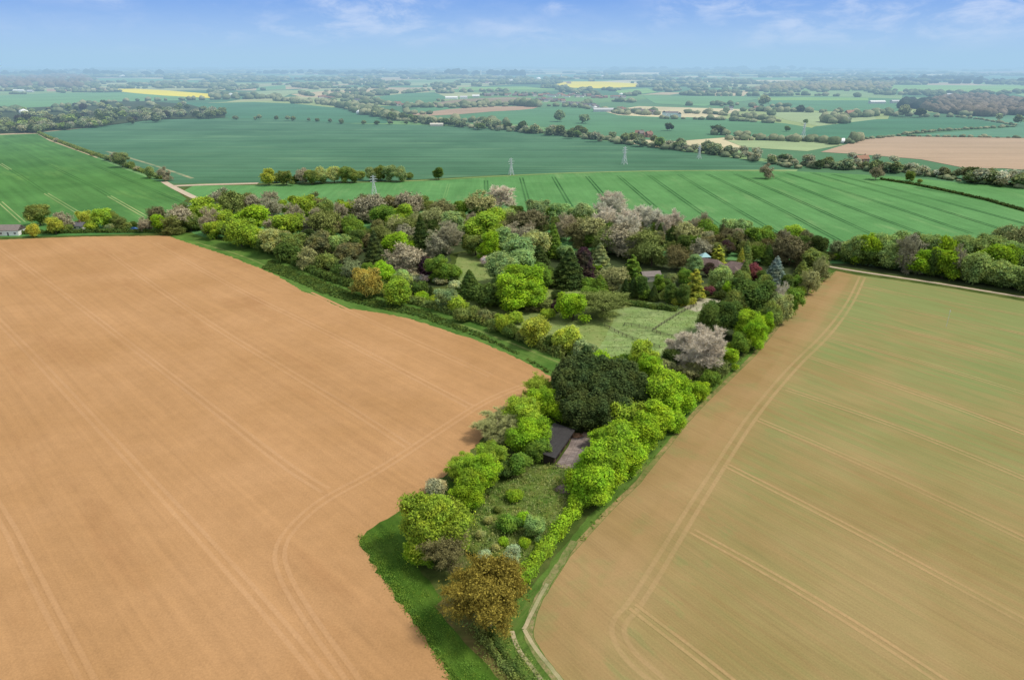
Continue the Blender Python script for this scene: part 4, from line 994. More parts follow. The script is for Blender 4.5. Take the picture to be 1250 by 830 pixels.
# belt of flowering trees at the right (view Z)
batch('Z', [
    (20, 520, 70, 'round', 'dg'), (110, 550, 90, 'semi', 'gg'), (150, 540, 80, 'semi', 'gg'), (20, 610, 70, 'semi', 'kh'), (70, 590, 60, 'bush', 'ob')], zone='at the gap in the right-hand belt', hmin=6)
batch('Z', [
    (210, 520, 100, 'round', 'wg'), (270, 510, 100, 'round', 'bg'), (350, 510, 110, 'round', 'wg'), (440, 500, 120, 'round', 'wg'), (475, 545, 110, 'bare', 'gb'), (400, 570, 110, 'round', 'wg'), (520, 520, 90, 'semi', 'gb'), (570, 510, 110, 'round', 'wg'), (640, 520, 110, 'round', 'wg'), (710, 530, 110, 'round', 'bg'),
    (780, 530, 110, 'round', 'wg'), (850, 530, 110, 'round', 'wg'), (760, 560, 60, 'semi', 'gb'), (920, 520, 120, 'round', 'wg'), (1000, 470, 120, 'round', 'gg'), (1070, 480, 110, 'semi', 'kh'), (570, 610, 120, 'round', 'bg', 'yellow-green tree low in the belt between grey bare stems'), (690, 600, 120, 'round', 'bg'), (710, 650, 100, 'round', 'bg'),
    (830, 620, 130, 'round', 'wg'), (940, 590, 140, 'round', 'bg'), (1010, 580, 120, 'round', 'bg'), (1060, 560, 120, 'round', 'wg'), (1020, 680, 140, 'round', 'wg'), (910, 690, 70, 'round', 'bg'), (1080, 680, 100, 'round', 'wg'), (280, 590, 110, 'round', 'dk'), (500, 600, 90, 'semi', 'gb'), (640, 590, 90, 'round', 'dk'),
    (1160, 560, 140, 'round', 'wg'), (1250, 600, 140, 'round', 'wg'), (1160, 700, 140, 'round', 'wg'), (1280, 720, 140, 'round', 'bg'), (400, 640, 90, 'bush', 'dk'), (330, 630, 90, 'bush', 'dk'), (240, 620, 90, 'bush', 'dk'), (870, 730, 90, 'bush', 'dk'), (600, 680, 80, 'bush', 'dk'), (500, 660, 80, 'bush', 'dk'), (780, 720, 80, 'bush', 'dk'), (690, 700, 80, 'bush', 'dk'), (960, 750, 90, 'bush', 'dk'), (1060, 760, 90, 'bush', 'dk'), (170, 610, 80, 'bush', 'dk')],
    zone='in the flowering belt beyond the sown field', hmin=14, wscale=1.15)
# round the stable yard (views D and E)
LEY = [(500, 420, 150), (575, 432, 150), (655, 415, 145), (765, 365, 120), (470, 285, 170), (560, 262, 170), (650, 285, 170), (735, 325, 160), (520, 330, 170), (620, 345, 170), (700, 370, 150), (455, 345, 130)]
for i, (X, Y, W) in enumerate(LEY):
    put_tree(X / 3.458 + 560, Y / 3.458 + 380, W / 3.458, 'leyland', 'vd', None, 'massed behind the stable yard', h=[11.5, 11.5, 11, 10, 15, 15.5, 14.5, 12.5, 13.5, 13.5, 10.5, 13][i], group='blackish cypresses massed behind the stable yard', wscale=1.1)
batch('D', [
    (215, 45, 110, 'round', 'yg'), (325, 90, 145, 'round', 'ye'), (462, 145, 140, 'round', 'ye')][:0], zone='')
batch('D', [
    (525, 180, 105, 'bush', 'gg'), (600, 225, 100, 'bush', 'bg'), (665, 235, 80, 'bush', 'bg'), (780, 200, 140, 'round', 'yg', 'yellow-green round tree standing behind the right end of the dark cypresses'), (810, 245, 120, 'round', 'bg'), (700, 230, 90, 'bush', 'gr')], zone='behind the dark cypresses', key=None)
batch('D', [
    (1030, 160, 230, 'bare', 'pk', 'big pale pinkish bare tree on the track side near the dark cypresses', {'h': 18.5, 'key': 'bare_fine'}), (930, 150, 120, 'bare', 'pk', None, {'h': 11, 'key': 'bare_fine'}), (915, 205, 100, 'round', 'dg', 'dark green shrubby tree under the big pale bare tree'), (985, 280, 130, 'semi', 'kh', None, {'h': 5}), (1060, 260, 100, 'bush', 'ol'), (1150, 155, 50, 'bush', 'yg'), (880, 250, 90, 'semi', 'kh', None, {'h': 5}), (960, 210, 90, 'bush', 'dk')],
    zone='by the big bare tree')
batch('D', [
    (865, 320, 140, 'tall', 'bg'), (925, 330, 110, 'tall', 'bg'), (945, 385, 90, 'round', 'bg'), (880, 410, 120, 'round', 'bg'), (820, 440, 130, 'tall', 'bg'), (725, 450, 140, 'round', 'yg'), (790, 500, 120, 'tall', 'bg'), (850, 470, 110, 'round', 'bg'), (900, 470, 90, 'round', 'bg'), (760, 530, 110, 'round', 'bg'), (745, 415, 60, 'bare', 'pk'), (700, 545, 150, 'tall', 'bg'), (735, 600, 110, 'tall', 'bg'), (640, 590, 140, 'tall', 'bg'),
    (650, 660, 120, 'tall', 'bg'), (565, 650, 140, 'tall', 'bg'), (530, 720, 120, 'round', 'bg'), (590, 730, 120, 'tall', 'bg'), (680, 660, 90, 'round', 'bg'), (770, 580, 90, 'round', 'bg'), (615, 540, 100, 'round', 'bg'), (500, 815, 70, 'bush', 'bg')],
    zone='in the bright row between stable yard and track', key=None, wscale=1.32)
batch('D', [
    (340, 330, 120, 'semi', 'yg', None, {'key': 'semi_fine'}), (375, 395, 150, 'round', 'bg', None, {'key': 'round_fine'}), (425, 440, 90, 'round', 'bg'), (270, 445, 170, 'round', 'yg', 'large yellow-green tree left of the black stable roof', {'key': 'round_fine'}), (300, 530, 160, 'round', 'bg', None, {'key': 'round_fine'}), (330, 590, 100, 'round', 'gr'),
    (165, 510, 180, 'bare', 'kh', 'pale bare tree between the brown field and the green trees', {'h': 9, 'key': 'bare_fine'}), (255, 645, 100, 'round', 'gr', 'mid-green tree at the upper left corner of the scrub meadow'), (135, 620, 130, 'round', 'yg', None, {'key': 'round_fine'}), (85, 655, 140, 'tall', 'bg', None, {'key': 'tall_fine'}), (5, 665, 110, 'round', 'yg', None, {'key': 'round_fine'}),
    (40, 730, 140, 'tall', 'bg', None, {'key': 'tall_fine'}), (235, 790, 70, 'bush', 'bg', 'young bright green bush standing out in the scrub meadow'), (180, 680, 90, 'bush', 'dk'), (120, 740, 80, 'bush', 'dk')],
    zone='between stable and brown field', wscale=1.15)
batch('E', [
    (340, 255, 285, 'round', 'yg', 'huge yellow-green oak at the corner where the brown field turns', {'h': 15, 'key': 'round_fine'}), (290, 350, 120, 'round', 'bg', 'bright green lower limb mass at the foot of the huge oak', {'h': 6, 'key': 'round_fine'}), (400, 345, 190, 'semi', 'ob', 'twiggy olive-brown tree between the huge oak and the orange-brown tree', {'h': 10, 'key': 'semi_fine'}),
    (565, 490, 335, 'round', 'or', 'big orange-brown tree with bare trunk at the bottom of the wood', {'h': 15.6, 'key': 'oak_fine', 'hpx': 250}), (545, 355, 60, 'bush', 'wh', 'small white-blossomed shrub behind the orange-brown tree'), (655, 355, 85, 'round', 'wh', 'white-blossomed hawthorn in the scrub meadow by the low hedge'), (745, 245, 95, 'round', 'wg', 'cream-green flowering hawthorn in the middle of the low hedge side'),
    (640, 240, 90, 'bush', 'gr'), (700, 215, 65, 'bush', 'bg'), (600, 170, 40, 'bush', 'ol'), (705, 305, 50, 'bush', 'bg'), (620, 300, 45, 'bush', 'bg'), (530, 270, 45, 'bush', 'kh'), (360, 100, 90, 'bush', 'gb'), (450, 170, 60, 'bush', 'gr'), (500, 330, 50, 'bush', 'ol'), (590, 320, 35, 'bush', 'kh'), (560, 215, 40, 'bush', 'kh'), (480, 210, 50, 'bush', 'gr')],
    zone='in the scrub meadow')
# lower trees standing between the others, seen through the gaps of the wood
def fill(px, n, cols, zone, lo, hi, shapes=('semi', 'semi', 'round', 'bare')):
    P = [G(x, y) for x, y in px]; placed = [(t[0].location.x, t[0].location.y) for t in TREES]
    x0, x1 = min(p.x for p in P), max(p.x for p in P); y0, y1 = min(p.y for p in P), max(p.y for p in P); k = 0
    for _ in range(6000):
        if k >= n: break
        x, y = random.uniform(x0, x1), random.uniform(y0, y1); c = False
        for i in range(len(P)):
            a, b = P[i], P[i - 1]
            if (a.y > y) != (b.y > y) and x < (b.x - a.x) * (y - a.y) / (b.y - a.y) + a.x: c = not c
        if not c or min((x - q[0]) ** 2 + (y - q[1]) ** 2 for q in placed) < 4.6 ** 2: continue
        h = random.uniform(lo, hi); w = h * random.uniform(.8, 1.1); dpt = y * CP + (CAM_H - h) * SP
        px_ = 625 + F * x / dpt; py_ = 415 - F * (y * SP - (CAM_H - h) * CP) / dpt; wp = w * F / dpt
        put_tree(px_, py_ + wp / 2, wp, random.choice(shapes), random.choice(cols), None, zone, h=h); placed.append((x, y)); k += 1
    print('fill', zone, k)
fill([(225, 268), (260, 254), (420, 256), (620, 268), (640, 292), (560, 300), (470, 318), (380, 312), (300, 290)], 60, ['gb', 'ol', 'ob', 'gr', 'dk', 'kh', 'yg'], 'low between the back trees of the wood', 7, 10)
fill([(620, 268), (800, 285), (900, 298), (1000, 312), (985, 330), (900, 318), (830, 318), (760, 312), (690, 300), (640, 290)], 55, ['gb', 'ol', 'ob', 'dk', 'br', 'gb', 'gr'], 'low between the back trees behind the house', 7, 10.5)
fill([(1010, 318), (1250, 346), (1400, 366), (1400, 384), (1250, 356), (1100, 334), (1010, 323)], 30, ['dk', 'gr', 'wg', 'bg'], 'low inside the flowering belt', 6, 9, ('round',))
# single trees and the clumps out in the fields
put_tree(535, 212, 15, 'round', 'dk', 'lone dark green round tree on the boundary between the two big green fields', '')
put_tree(937, 209, 16, 'semi', 'gb', 'lone pale half-bare tree standing inside the tramlined green field', '', h=13)
put_tree(1072, 212, 17, 'bare', 'gb', 'lone grey-brown bare tree at the end of the dark ditch line', '', h=12)
put_tree(1113, 215, 13, 'round', 'ol', 'olive tree beside the dark ditch line in the green field', ''); put_tree(1123.5, 222, 6, 'bush', 'ol', 'small olive bush right of the olive tree on the ditch line', '')
batch('M', [(20, 455, 50, 'bush', 'gd'), (60, 455, 60, 'round', 'ol'), (95, 460, 50, 'round', 'ol'), (155, 455, 50, 'round', 'gg'), (190, 450, 55, 'round', 'ol'), (225, 450, 60, 'round', 'gg'), (265, 455, 55, 'round', 'gg'), (295, 465, 35, 'bush', 'ol'), (170, 470, 40, 'bush', 'ol'), (120, 465, 40, 'bush', 'ol')], zone='in the clump on the green fields boundary')
batch('L', [(970, 465, 60, 'round', 'gd'), (1035, 468, 55, 'round', 'ol'), (1000, 475, 50, 'bush', 'ol'), (1095, 460, 50, 'semi', 'gb'), (1130, 465, 55, 'round', 'ol'), (1170, 458, 60, 'round', 'kh'), (1210, 458, 55, 'round', 'kh'), (1075, 478, 40, 'bush', 'dk'), (1150, 475, 50, 'bush', 'dk')], zone='in the clump on the green fields boundary')

# the trees of the hedgerows further out: one small mesh each
FAR_COL = ['gg', 'ol', 'gb', 'dk', 'gg', 'gb', 'kh', 'ol', 'gg', 'gr']
def far_tree(px, py, size, cl, name='hedgerow_tree', group='', label=None, squash=1.0):
    p = G(px, py)
    me = random.choice(VAR['far_bare'] if cl in ('gb', 'pk') else VAR['far'])[0]
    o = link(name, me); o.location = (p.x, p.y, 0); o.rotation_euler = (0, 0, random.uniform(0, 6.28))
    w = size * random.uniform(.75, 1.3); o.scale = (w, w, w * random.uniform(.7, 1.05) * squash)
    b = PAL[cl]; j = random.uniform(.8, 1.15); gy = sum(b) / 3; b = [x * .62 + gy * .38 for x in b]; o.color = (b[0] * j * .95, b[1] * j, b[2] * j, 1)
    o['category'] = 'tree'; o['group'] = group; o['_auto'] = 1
    TREES.append((o, 'far', cl, group, px, py, bool(label)))
    if label: o['label'] = label
    return o

def along(line, spacing_m, spread_m, size, where, cols=FAR_COL, name='hedgerow_tree', gap=0.0, squash=1.0):
    P = [G(x, y) for x, y in line]; n = 0
    for a, b in zip(P, P[1:]):
        Ld = (b - a).length; k = max(1, int(Ld / spacing_m)); nr = Vector((-(b - a).y, (b - a).x, 0)).normalized()
        for i in range(k):
            if random.random() < gap: continue
            q = a.lerp(b, (i + random.random()) / k) + nr * random.uniform(-spread_m, spread_m)
            v = Vector((q.x, q.y * 1.0, -CAM_H)); dpt = q.y * CP + CAM_H * SP
            yc = -CAM_H * CP + q.y * SP; yc = (q.y * SP - CAM_H * CP)
            px = 625 + F * q.x / dpt; py = 415 - F * yc / dpt
            if -60 < px < 1310: far_tree(px, py, size, random.choice(cols), name, where, squash=squash); n += 1
    return n

random.seed(21)
cnt = 0
cnt += along([(455, 139), (484, 146), (511, 150), (551, 153), (602, 158), (652, 162), (702, 167), (753, 174), (820, 181.5)], 8.5, 24, 13, 'trees of the long winding hedgerow beyond the dark green field')
cnt += along([(820, 181), (872, 187), (930, 196), (985, 205)], 6.5, 17, 11, 'trees of the winding hedgerow above the tramlined field', ['gg', 'gb', 'gb', 'ol', 'dk', 'gg'])
cnt += along([(985, 204), (1040, 207), (1090, 210), (1130, 214), (1180, 222), (1262, 230)], 5.2, 12, 10, 'trees of the thick hedge right of the tramlined field', ['gb', 'ol', 'gg', 'dk', 'gb', 'pk', 'ob'])
cnt += along([(1025, 196), (1060, 198), (1100, 202)], 14, 3, 10, 'grey bare trees lining the brown field at the right', ['gb', 'pk'])
cnt += along([(1180, 222), (1225, 226), (1262, 229)], 7, 12, 15, 'greyish bare trees at the right-hand frame edge', ['gb', 'gb', 'pk', 'ol'])
cnt += along([(280, 146.8), (330, 147), (380, 149), (430, 152), (500, 153)], 22, 4, 9, 'scattered trees on the far edge of the dark green field', ['ol', 'gg', 'dk'])
for k in range(120):
    x = random.uniform(-20, 240); y = random.uniform(134, 160)
    lo = 134 if x < 60 else 128 + 3 * random.random(); hi = 163 - max(0, x - 40) * .085 if x < 200 else 146
    y = lo + (hi - lo) * random.random() ** .7
    far_tree(x, y, 15, random.choice(['gg', 'ol', 'gb', 'dk', 'ob', 'kh', 'pu', 'yg']), 'woodland_tree', 'trees of the mixed wood left of the dark green field')
for k in range(40):
    x = random.uniform(0, 130); y = 163 - max(0, x - 40) * .085 - random.uniform(0, 3)
    far_tree(x, y, 13, random.choice(['gg', 'ol', 'gb', 'kh', 'yg']), 'woodland_tree', 'trees of the mixed wood left of the dark green field')
for k in range(50):
    x = random.uniform(120, 280); y = random.uniform(138, 146)
    far_tree(x, y, 15, random.choice(['gb', 'gb', 'ol', 'gg', 'dk']), 'woodland_tree', 'trees of the mixed wood left of the dark green field')
for x, y, sz, cl, lab in [(876, 164.5, 17, 'vd', 'blackish-green round tree alone at the edge of the mid-distance field, beyond the pylons'), (817, 160, 13, 'vd', 'blackish evergreen clump behind red-roofed houses beyond the hedgerow'), (684, 149, 18, 'pg', 'pale green round tree above the winding hedgerow, larger of two'), (713, 151, 17, 'pg', 'pale green round tree above the winding hedgerow, beside the larger one'),
                          (932, 131, 28, 'kh', 'tall pale willow among the distant hedges'), (976, 137, 22, 'vd', 'dark square-topped evergreen clump in the distant hedges'), (1102, 143, 20, 'kh', 'pale round tree, first of the line before the brown wood'), (1122, 144, 20, 'vd', 'dark round tree, second of the line before the brown wood'),
                          (1219, 148, 15, 'kh', 'pale small tree on the pale far pasture at the right'), (1241, 153, 20, 'ol', 'olive tree where two dark hedge lines meet at the right'), (961, 161, 12, 'gr', 'small green tree beside a pylon in the far field'), (983, 152, 10, 'gr', 'small green tree beyond the farther pylon')]:
    far_tree(x, y, sz, cl, 'field_tree', 'single trees in the far fields', lab)

# ---- automatic labels: colour + kind + order among its own
from collections import defaultdict
grp = defaultdict(list)
for t in TREES:
    if not t[6]: grp[(t[1], t[2], t[3])].append(t)
FARWORD = {'hedgerow_tree': 'hedgerow tree', 'woodland_tree': 'woodland crown'}
for (sh, cl, zn), L_ in grp.items():
    L_.sort(key=lambda t: t[4])
    for i, t in enumerate(L_):
        o = t[0]
        if sh == 'far':
            nm = FARWORD[o.name.split('.')[0]]
            w = zn.replace('trees of ', '').replace('trees ', '')
            o['label'] = f"{WORD[cl]} {nm} in {w}" if not zn.startswith('grey bare') and not zn.startswith('pinkish') and not zn.startswith('scattered') else f"one of the {zn}, {WORD[cl]}"
            o['group'] = f"{WORD[cl]} {zn}"
            continue
        kind = SHAPE[sh][1]
        if len(L_) == 1: lab = f"{WORD[cl]} {kind} {zn}"
        elif i == 0: lab = f"leftmost {WORD[cl]} {kind} {zn}"
        elif i == len(L_) - 1: lab = f"rightmost {WORD[cl]} {kind} {zn}"
        elif i < 20: lab = f"{ORD[i]} from left {WORD[cl]} {kind} {zn}"
        o['label'] = ' '.join(lab.split()[:16])
for t in TREES:
    if '_auto' in t[0]: del t[0]['_auto']
for o, *_r in TREES:
    if o.get('group') == '': del o['group']
    nwords = len(o['label'].split())
    if nwords > 16: print('LONG', nwords, o['label'])
print('TREES', len(TREES), 'far', cnt)
# ------------------------------------------------------------------ distant woods and hedges that read as one mass
random.seed(5)
BLOBS = [ICO1[0] * rng.uniform(.78, 1.2, (len(ICO1[0]), 1)) for _ in range(6)]
BF = ICO1[1]
def mass_mat(name, cols):
    m, nt, out = new_mat(name)
    at = N(nt, 'ShaderNodeAttribute'); at.attribute_name = 'tone'; at.attribute_type = 'GEOMETRY'
    rp = N(nt, 'ShaderNodeValToRGB'); L(nt, at.outputs['Fac'], rp.inputs[0])
    el = rp.color_ramp.elements
    for i, c in enumerate(cols):
        p = i / (len(cols) - 1)
        e = el[0] if i == 0 else (el[1] if i == len(cols) - 1 else el.new(p))
        e.position = p; e.color = (*c, 1)
    finish(nt, out, scale_col(nt, rp.outputs[0], maprange(nt, noise(nt, wpos(nt), .4, 3), .3, .7, .7, 1.3)), bump=None)
    return m
FW = mass_mat('far_woodland', [(.12, .17, .08), (.22, .26, .13), (.27, .25, .17), (.20, .27, .14), (.36, .36, .20), (.32, .28, .22), (.15, .20, .11)])
FWG = mass_mat('far_green_hedge', [(.11, .16, .08), (.18, .24, .11), (.25, .29, .15), (.32, .33, .19)])
FWB = mass_mat('far_brown_wood', [(.15, .13, .09), (.20, .17, .12), (.13, .14, .07), (.23, .19, .15)])
FWD = mass_mat('far_dark_wood', [(.035, .06, .045), (.05, .08, .05), (.07, .09, .06), (.05, .06, .05)])
FWY = mass_mat('far_pale_wood', [(.24, .24, .10), (.30, .29, .14), (.20, .22, .10), (.28, .25, .16)])
def mass(name, pts, mat, label):
    """pts: (x, y, width, height) on the ground"""
    n = len(pts); V = np.zeros((n, 42, 3)); T = np.zeros((n, len(BF), 3), int); tone = np.zeros((n, len(BF)))
    for i, (x, y, w, h) in enumerate(pts):
        b = BLOBS[i % 6]; a = random.uniform(0, 6.28); ca, sa = math.cos(a), math.sin(a)
        V[i, :, 0] = x + (b[:, 0] * ca - b[:, 1] * sa) * w * .5; V[i, :, 1] = y + (b[:, 0] * sa + b[:, 1] * ca) * w * .5; V[i, :, 2] = h * .42 + b[:, 2] * h * .55
        T[i] = BF + i * 42; tone[i] = min(1, max(0, random.random()))
    me = np_mesh(name, V.reshape(-1, 3), None, T.reshape(-1, 3), (mat,), None, None, tone.ravel())
    o = link(name, me); o['kind'] = 'stuff'; o['label'] = label; o['category'] = 'woodland'
    return o
def line_pts(line, spacing, spread, w, h, gap=0.0):
    P = [G(x, y) for x, y in line]; out = []
    for a, b in zip(P, P[1:]):
        Ld = (b - a).length; k = max(1, int(Ld / spacing)); nr = Vector((-(b - a).y, (b - a).x, 0)).normalized()
        for i in range(k):
            if random.random() < gap: continue
            q = a.lerp(b, (i + random.random()) / k) + nr * random.uniform(-spread, spread); r = random.uniform(.65, 1.35)
            out.append((q.x, q.y, w * r, h * r * random.uniform(.8, 1.2)))
    return out
def area_pts(px, n, w, h):
    """n crowns scattered over a photo-space polygon laid on the ground (rejection sampling on the ground)"""
    P = [G(x, y) for x, y in px]
    x0, x1 = min(p.x for p in P), max(p.x for p in P); y0, y1 = min(p.y for p in P), max(p.y for p in P)
    def inside(x, y):
        c = False
        for i in range(len(P)):
            a, b = P[i], P[i - 1]
            if (a.y > y) != (b.y > y) and x < (b.x - a.x) * (y - a.y) / (b.y - a.y) + a.x: c = not c
        return c
    out = []
    for _ in range(n * 12):
        x, y = random.uniform(x0, x1), random.uniform(y0, y1)
        if inside(x, y): r = random.uniform(.7, 1.3); out.append((x, y, w * r, h * r))
        if len(out) >= n: break
    return out
# hedges of the middle distance
hl = line_pts([(455, 139), (484, 146), (511, 150), (551, 153), (602, 158), (652, 162), (702, 167), (753, 174), (820, 181.5), (872, 187), (930, 196), (985, 205)], 4.5, 15, 9, 5)
hl += line_pts([(985, 204), (1040, 207), (1090, 210), (1130, 214), (1180, 222), (1262, 230)], 3.5, 9, 7, 4)
for ln, sp, sd, w, h in [
    ([(800, 145), (870, 146.5), (944, 151)], 14, 6, 14, 7), ([(840, 138), (870, 140), (905, 143), (950, 149)], 10, 14, 15, 9), ([(1010, 144), (1050, 143.5), (1075, 141)], 12, 10, 16, 10), ([(994, 149), (1020, 151), (1040, 150)], 9, 22, 18, 13),
    ([(1167, 143), (1200, 147), (1239, 154)], 8, 2, 7, 4), ([(1095, 165.3), (1150, 160), (1239, 155)], 8, 2, 7, 3.5), ([(1052, 171), (1095, 166.5), (1250, 169)], 9, 2, 7, 3), ([(886, 171), (960, 172), (1005, 173), (1040, 176)], 10, 6, 11, 7),
    ([(872, 164.5), (920, 168), (962, 170), (1000, 171.5)], 13, 5, 11, 6), ([(950, 172.5), (1000, 173.5), (1020, 177), (1052, 172)], 12, 5, 13, 9), ([(500, 130.6), (540, 131), (600, 129.5), (630, 128.5)], 14, 6, 18, 10), ([(500, 131), (560, 132.5), (620, 130)], 22, 4, 16, 8),
    ([(550, 131.5), (575, 131), (610, 129)], 9, 8, 20, 13), ([(630, 128.5), (650, 131), (662, 130)], 9, 10, 20, 14), ([(460, 128), (500, 130), (530, 128)], 12, 8, 16, 10), ([(400, 118), (440, 122), (465, 127)], 11, 15, 16, 11), ([(335, 123), (380, 126), (420, 130), (450, 134)], 10, 12, 15, 11),
    ([(420, 131), (445, 137), (470, 145)], 8, 25, 16, 12), ([(438, 140), (480, 139), (530, 140)], 16, 5, 14, 8), ([(60, 133), (105, 128), (160, 124), (262, 122)], 20, 6, 14, 9), ([(262, 122), (310, 121), (345, 120)], 16, 10, 20, 13), ([(510, 150.5), (560, 150), (620, 152)], 9, 30, 16, 11),
    ([(660, 130), (700, 131), (740, 136), (800, 141)], 18, 8, 14, 8), ([(730, 134), (760, 140)], 12, 3, 12, 6), ([(1075, 141), (1140, 143.5), (1167, 143)], 16, 5, 13, 9), ([(985, 137.5), (1050, 138), (1090, 139)], 14, 8, 16, 9), ([(933, 136.5), (985, 137)], 12, 8, 16, 11)]:
    hl += line_pts(ln, sp, sd, w, h)
mass('hedgerow_foliage', hl, FWG, 'low green hedges dividing the fields of the middle distance')
mass('distant_woodland', area_pts([(1150, 139), (1120, 133), (1150, 122), (1200, 120), (1230, 125), (1300, 128), (1300, 141), (1200, 143)], 420, 19, 15), FWB, 'brown leafless wood in the far right fields')
mass('distant_woodland', area_pts([(1100, 133), (1105, 125), (1145, 128), (1144, 134)], 90, 20, 14), FWD, 'dark green copse left of the brown leafless wood')
mass('distant_woodland', area_pts([(28, 108), (30, 97), (70, 93), (100, 94), (115, 101), (100, 108)], 240, 34, 22), FWB, 'pale brown domed wood behind the white farm at the far left')
mass('distant_woodland', area_pts([(0, 108), (0, 96), (25, 97), (28, 108)], 90, 34, 22), FWB, 'smaller pale wood at the far left frame edge')
mass('distant_woodland', line_pts([(0, 92.5), (60, 92), (110, 93), (180, 92)], 40, 260, 60, 34) + line_pts([(50, 90), (115, 89.5)], 35, 200, 60, 36), FWD, 'long dark blue wood low on the far left horizon')
mass('distant_woodland', line_pts([(310, 90), (400, 90.5), (470, 92.5), (540, 93)], 40, 240, 60, 30) + line_pts([(530, 93), (600, 92), (620, 93)], 40, 160, 60, 40), FWD, 'long dark wood in the hazy distance above the left-centre villages')
mass('distant_woodland', line_pts([(750, 86), (900, 85.5), (1000, 86)], 90, 500, 120, 42), FWD, 'dark wooded line along the hazy horizon right of centre')
mass('distant_woodland', area_pts([(920, 112), (940, 104), (1020, 102), (1090, 103), (1085, 111), (1000, 112)], 330, 26, 15), FWY, 'pale yellow-green scrub in the distance right of centre')
mass('distant_woodland', line_pts([(1080, 101), (1130, 98.5), (1180, 97.5), (1210, 100)], 22, 90, 34, 22) + line_pts([(1000, 103), (1080, 102), (1250, 103)], 40, 60, 34, 18), FWD, 'dark tree line across the far right distance')
# everything smaller: hedge lines and scattered crowns out to the horizon
sc_ = []
def band(y0, y1, n, w, h, ln=7):
    for _ in range(n):
        x = random.uniform(-60, 1310); y = y0 + (y1 - y0) * random.random()
        p = G(x, y); a = random.choice([.05, .05, .12, -.15, 1.2, -1.0, 1.5]) + random.gauss(0, .12); L_ = random.uniform(.3, 1.4) * ln * w
        k = int(L_ / (w * .62))
        for i in range(k):
            if random.random() < .18: continue
            r = random.uniform(.6, 1.35)
            sc_.append((p.x + math.cos(a) * i * w * .62 + random.gauss(0, w * .2), p.y + math.sin(a) * i * w * .62 + random.gauss(0, w * .2), w * r, h * r))
SKIP = far
def in_px(pts, x, y):
    c = False
    for i in range(len(pts)):
        a, b = pts[i], pts[i - 1]
        if (a[1] > y) != (b[1] > y) and x < (b[0] - a[0]) * (y - a[1]) / (b[1] - a[1]) + a[0]: c = not c
    return c
band(118, 142, 60, 15, 9, 9); band(108, 118, 120, 19, 11, 12); band(98, 108, 150, 24, 13, 16); band(90, 98, 130, 40, 17, 16); band(85, 90, 60, 75, 20, 16); band(81.5, 85, 24, 140, 26, 14)
keep = []
BIG = [[(-500, 190), (0, 160), (45, 161.5), (128, 154), (208, 146), (356, 146.5), (501, 152.5), (588, 156), (686, 166), (770, 176), (820, 183), (985, 207), (1250, 229), (1250, 400), (-500, 400)]] + [f[2] for f in far if f[0] in ('pasture', 'crop_field', 'bare_field', 'rape_field') ]
for q in sc_:
    dpt = q[1] * CP + CAM_H * SP; px = 625 + F * q[0] / dpt; py = 415 - F * (q[1] * SP - CAM_H * CP) / dpt
    if any(in_px(b, px, py) for b in BIG): continue
    if py > 106 and random.random() < .3: continue
    keep.append(q)
random.shuffle(keep)
third = len(keep) // 2
mass('scattered_woodland', keep[:third], FW, 'hazy patchwork of hedges and copses out to the horizon')
mass('scattered_woodland', keep[third:], FWG, 'green hedge lines and copses scattered through the distant fields')
print('STUFF', len(keep), len(hl))

# ------------------------------------------------------------------ hedges near the camera
def hedge(name, px_line, width, height, colr, label, leaf=.3, dens=26, seed=1, cat='hedge', parts=True):
    rd = random.Random(seed); P = sample_line([G(x, y) for x, y in px_line], 1.0)
    o0 = P[0].copy(); pts = []; nn = []; V = []; Fc = []
    for i, p in enumerate(P):
        d = (P[min(i + 1, len(P) - 1)] - P[max(i - 1, 0)]).normalized(); nr = Vector((-d.y, d.x, 0))
        ww = width * .5 * (1 + .22 * math.sin(i * .9 + seed) + .15 * math.sin(i * 2.3)); hh = height * (1 + .12 * math.sin(i * .7 + 2 * seed) + .1 * math.sin(i * 1.9))
        for k in range(int(dens)):
            a = rd.uniform(-.15, math.pi + .15); jj = rd.uniform(.85, 1.1)
            q = p - o0 + d * rd.uniform(-.6, .6) + nr * (math.cos(a) * ww * jj) + Vector((0, 0, hh * (.35 + .65 * max(0, math.sin(a)) * jj) * rd.uniform(.75, 1.0) if math.sin(a) < .5 else hh * jj * (.55 + .45 * math.sin(a))))
            if math.sin(a) < .5: q.z = rd.uniform(.05, hh * .75)
            pts.append(tuple(q)); nn.append((nr.x * math.cos(a), nr.y * math.cos(a), math.sin(a) + .3))
        c = p - o0; n0 = len(V)
        for a in (0, .8, 1.57, 2.34, 3.14): V.append(tuple(c + nr * math.cos(a) * ww * .8 + Vector((0, 0, (.05 if a in (0, 3.14) else hh * .82 * math.sin(a))))))
        if i:
            for k in range(4): Fc += [(n0 - 5 + k, n0 - 4 + k, n0 + k + 1), (n0 - 5 + k, n0 + k + 1, n0 + k)]
    pts = np.array(pts); nn = np.array(nn) + rng.normal(0, .5, (len(nn), 3))
    tone = np.clip(.5 + .2 * np.sin(pts[:, 0] * .9) * np.sin(pts[:, 1] * 1.1) + rng.normal(0, .17, len(pts)), 0, 1)
    me = assemble(name, [leaf_cards(pts, nn, leaf, tone)], [(np.array(V), np.array(Fc))])
    o = link(name, me); o.location = o0; o.color = (*PAL[colr], 1); tag(o, label, cat); return o
hedge('hedge', [(712, 614), (690, 640), (668, 670), (648, 696), (632, 716)], 3.2, 3.0, 'bg', 'bright green clipped hedge between the scrub meadow and the field track', .30, 80, 3)
hedge('hedge', [(205, 280), (262, 281), (305, 295), (345, 316), (400, 341), (440, 353)], 4.5, 3.2, 'dk', 'dark hedge bank under the trees along the upper margin of the brown field', .6, 34, 4)
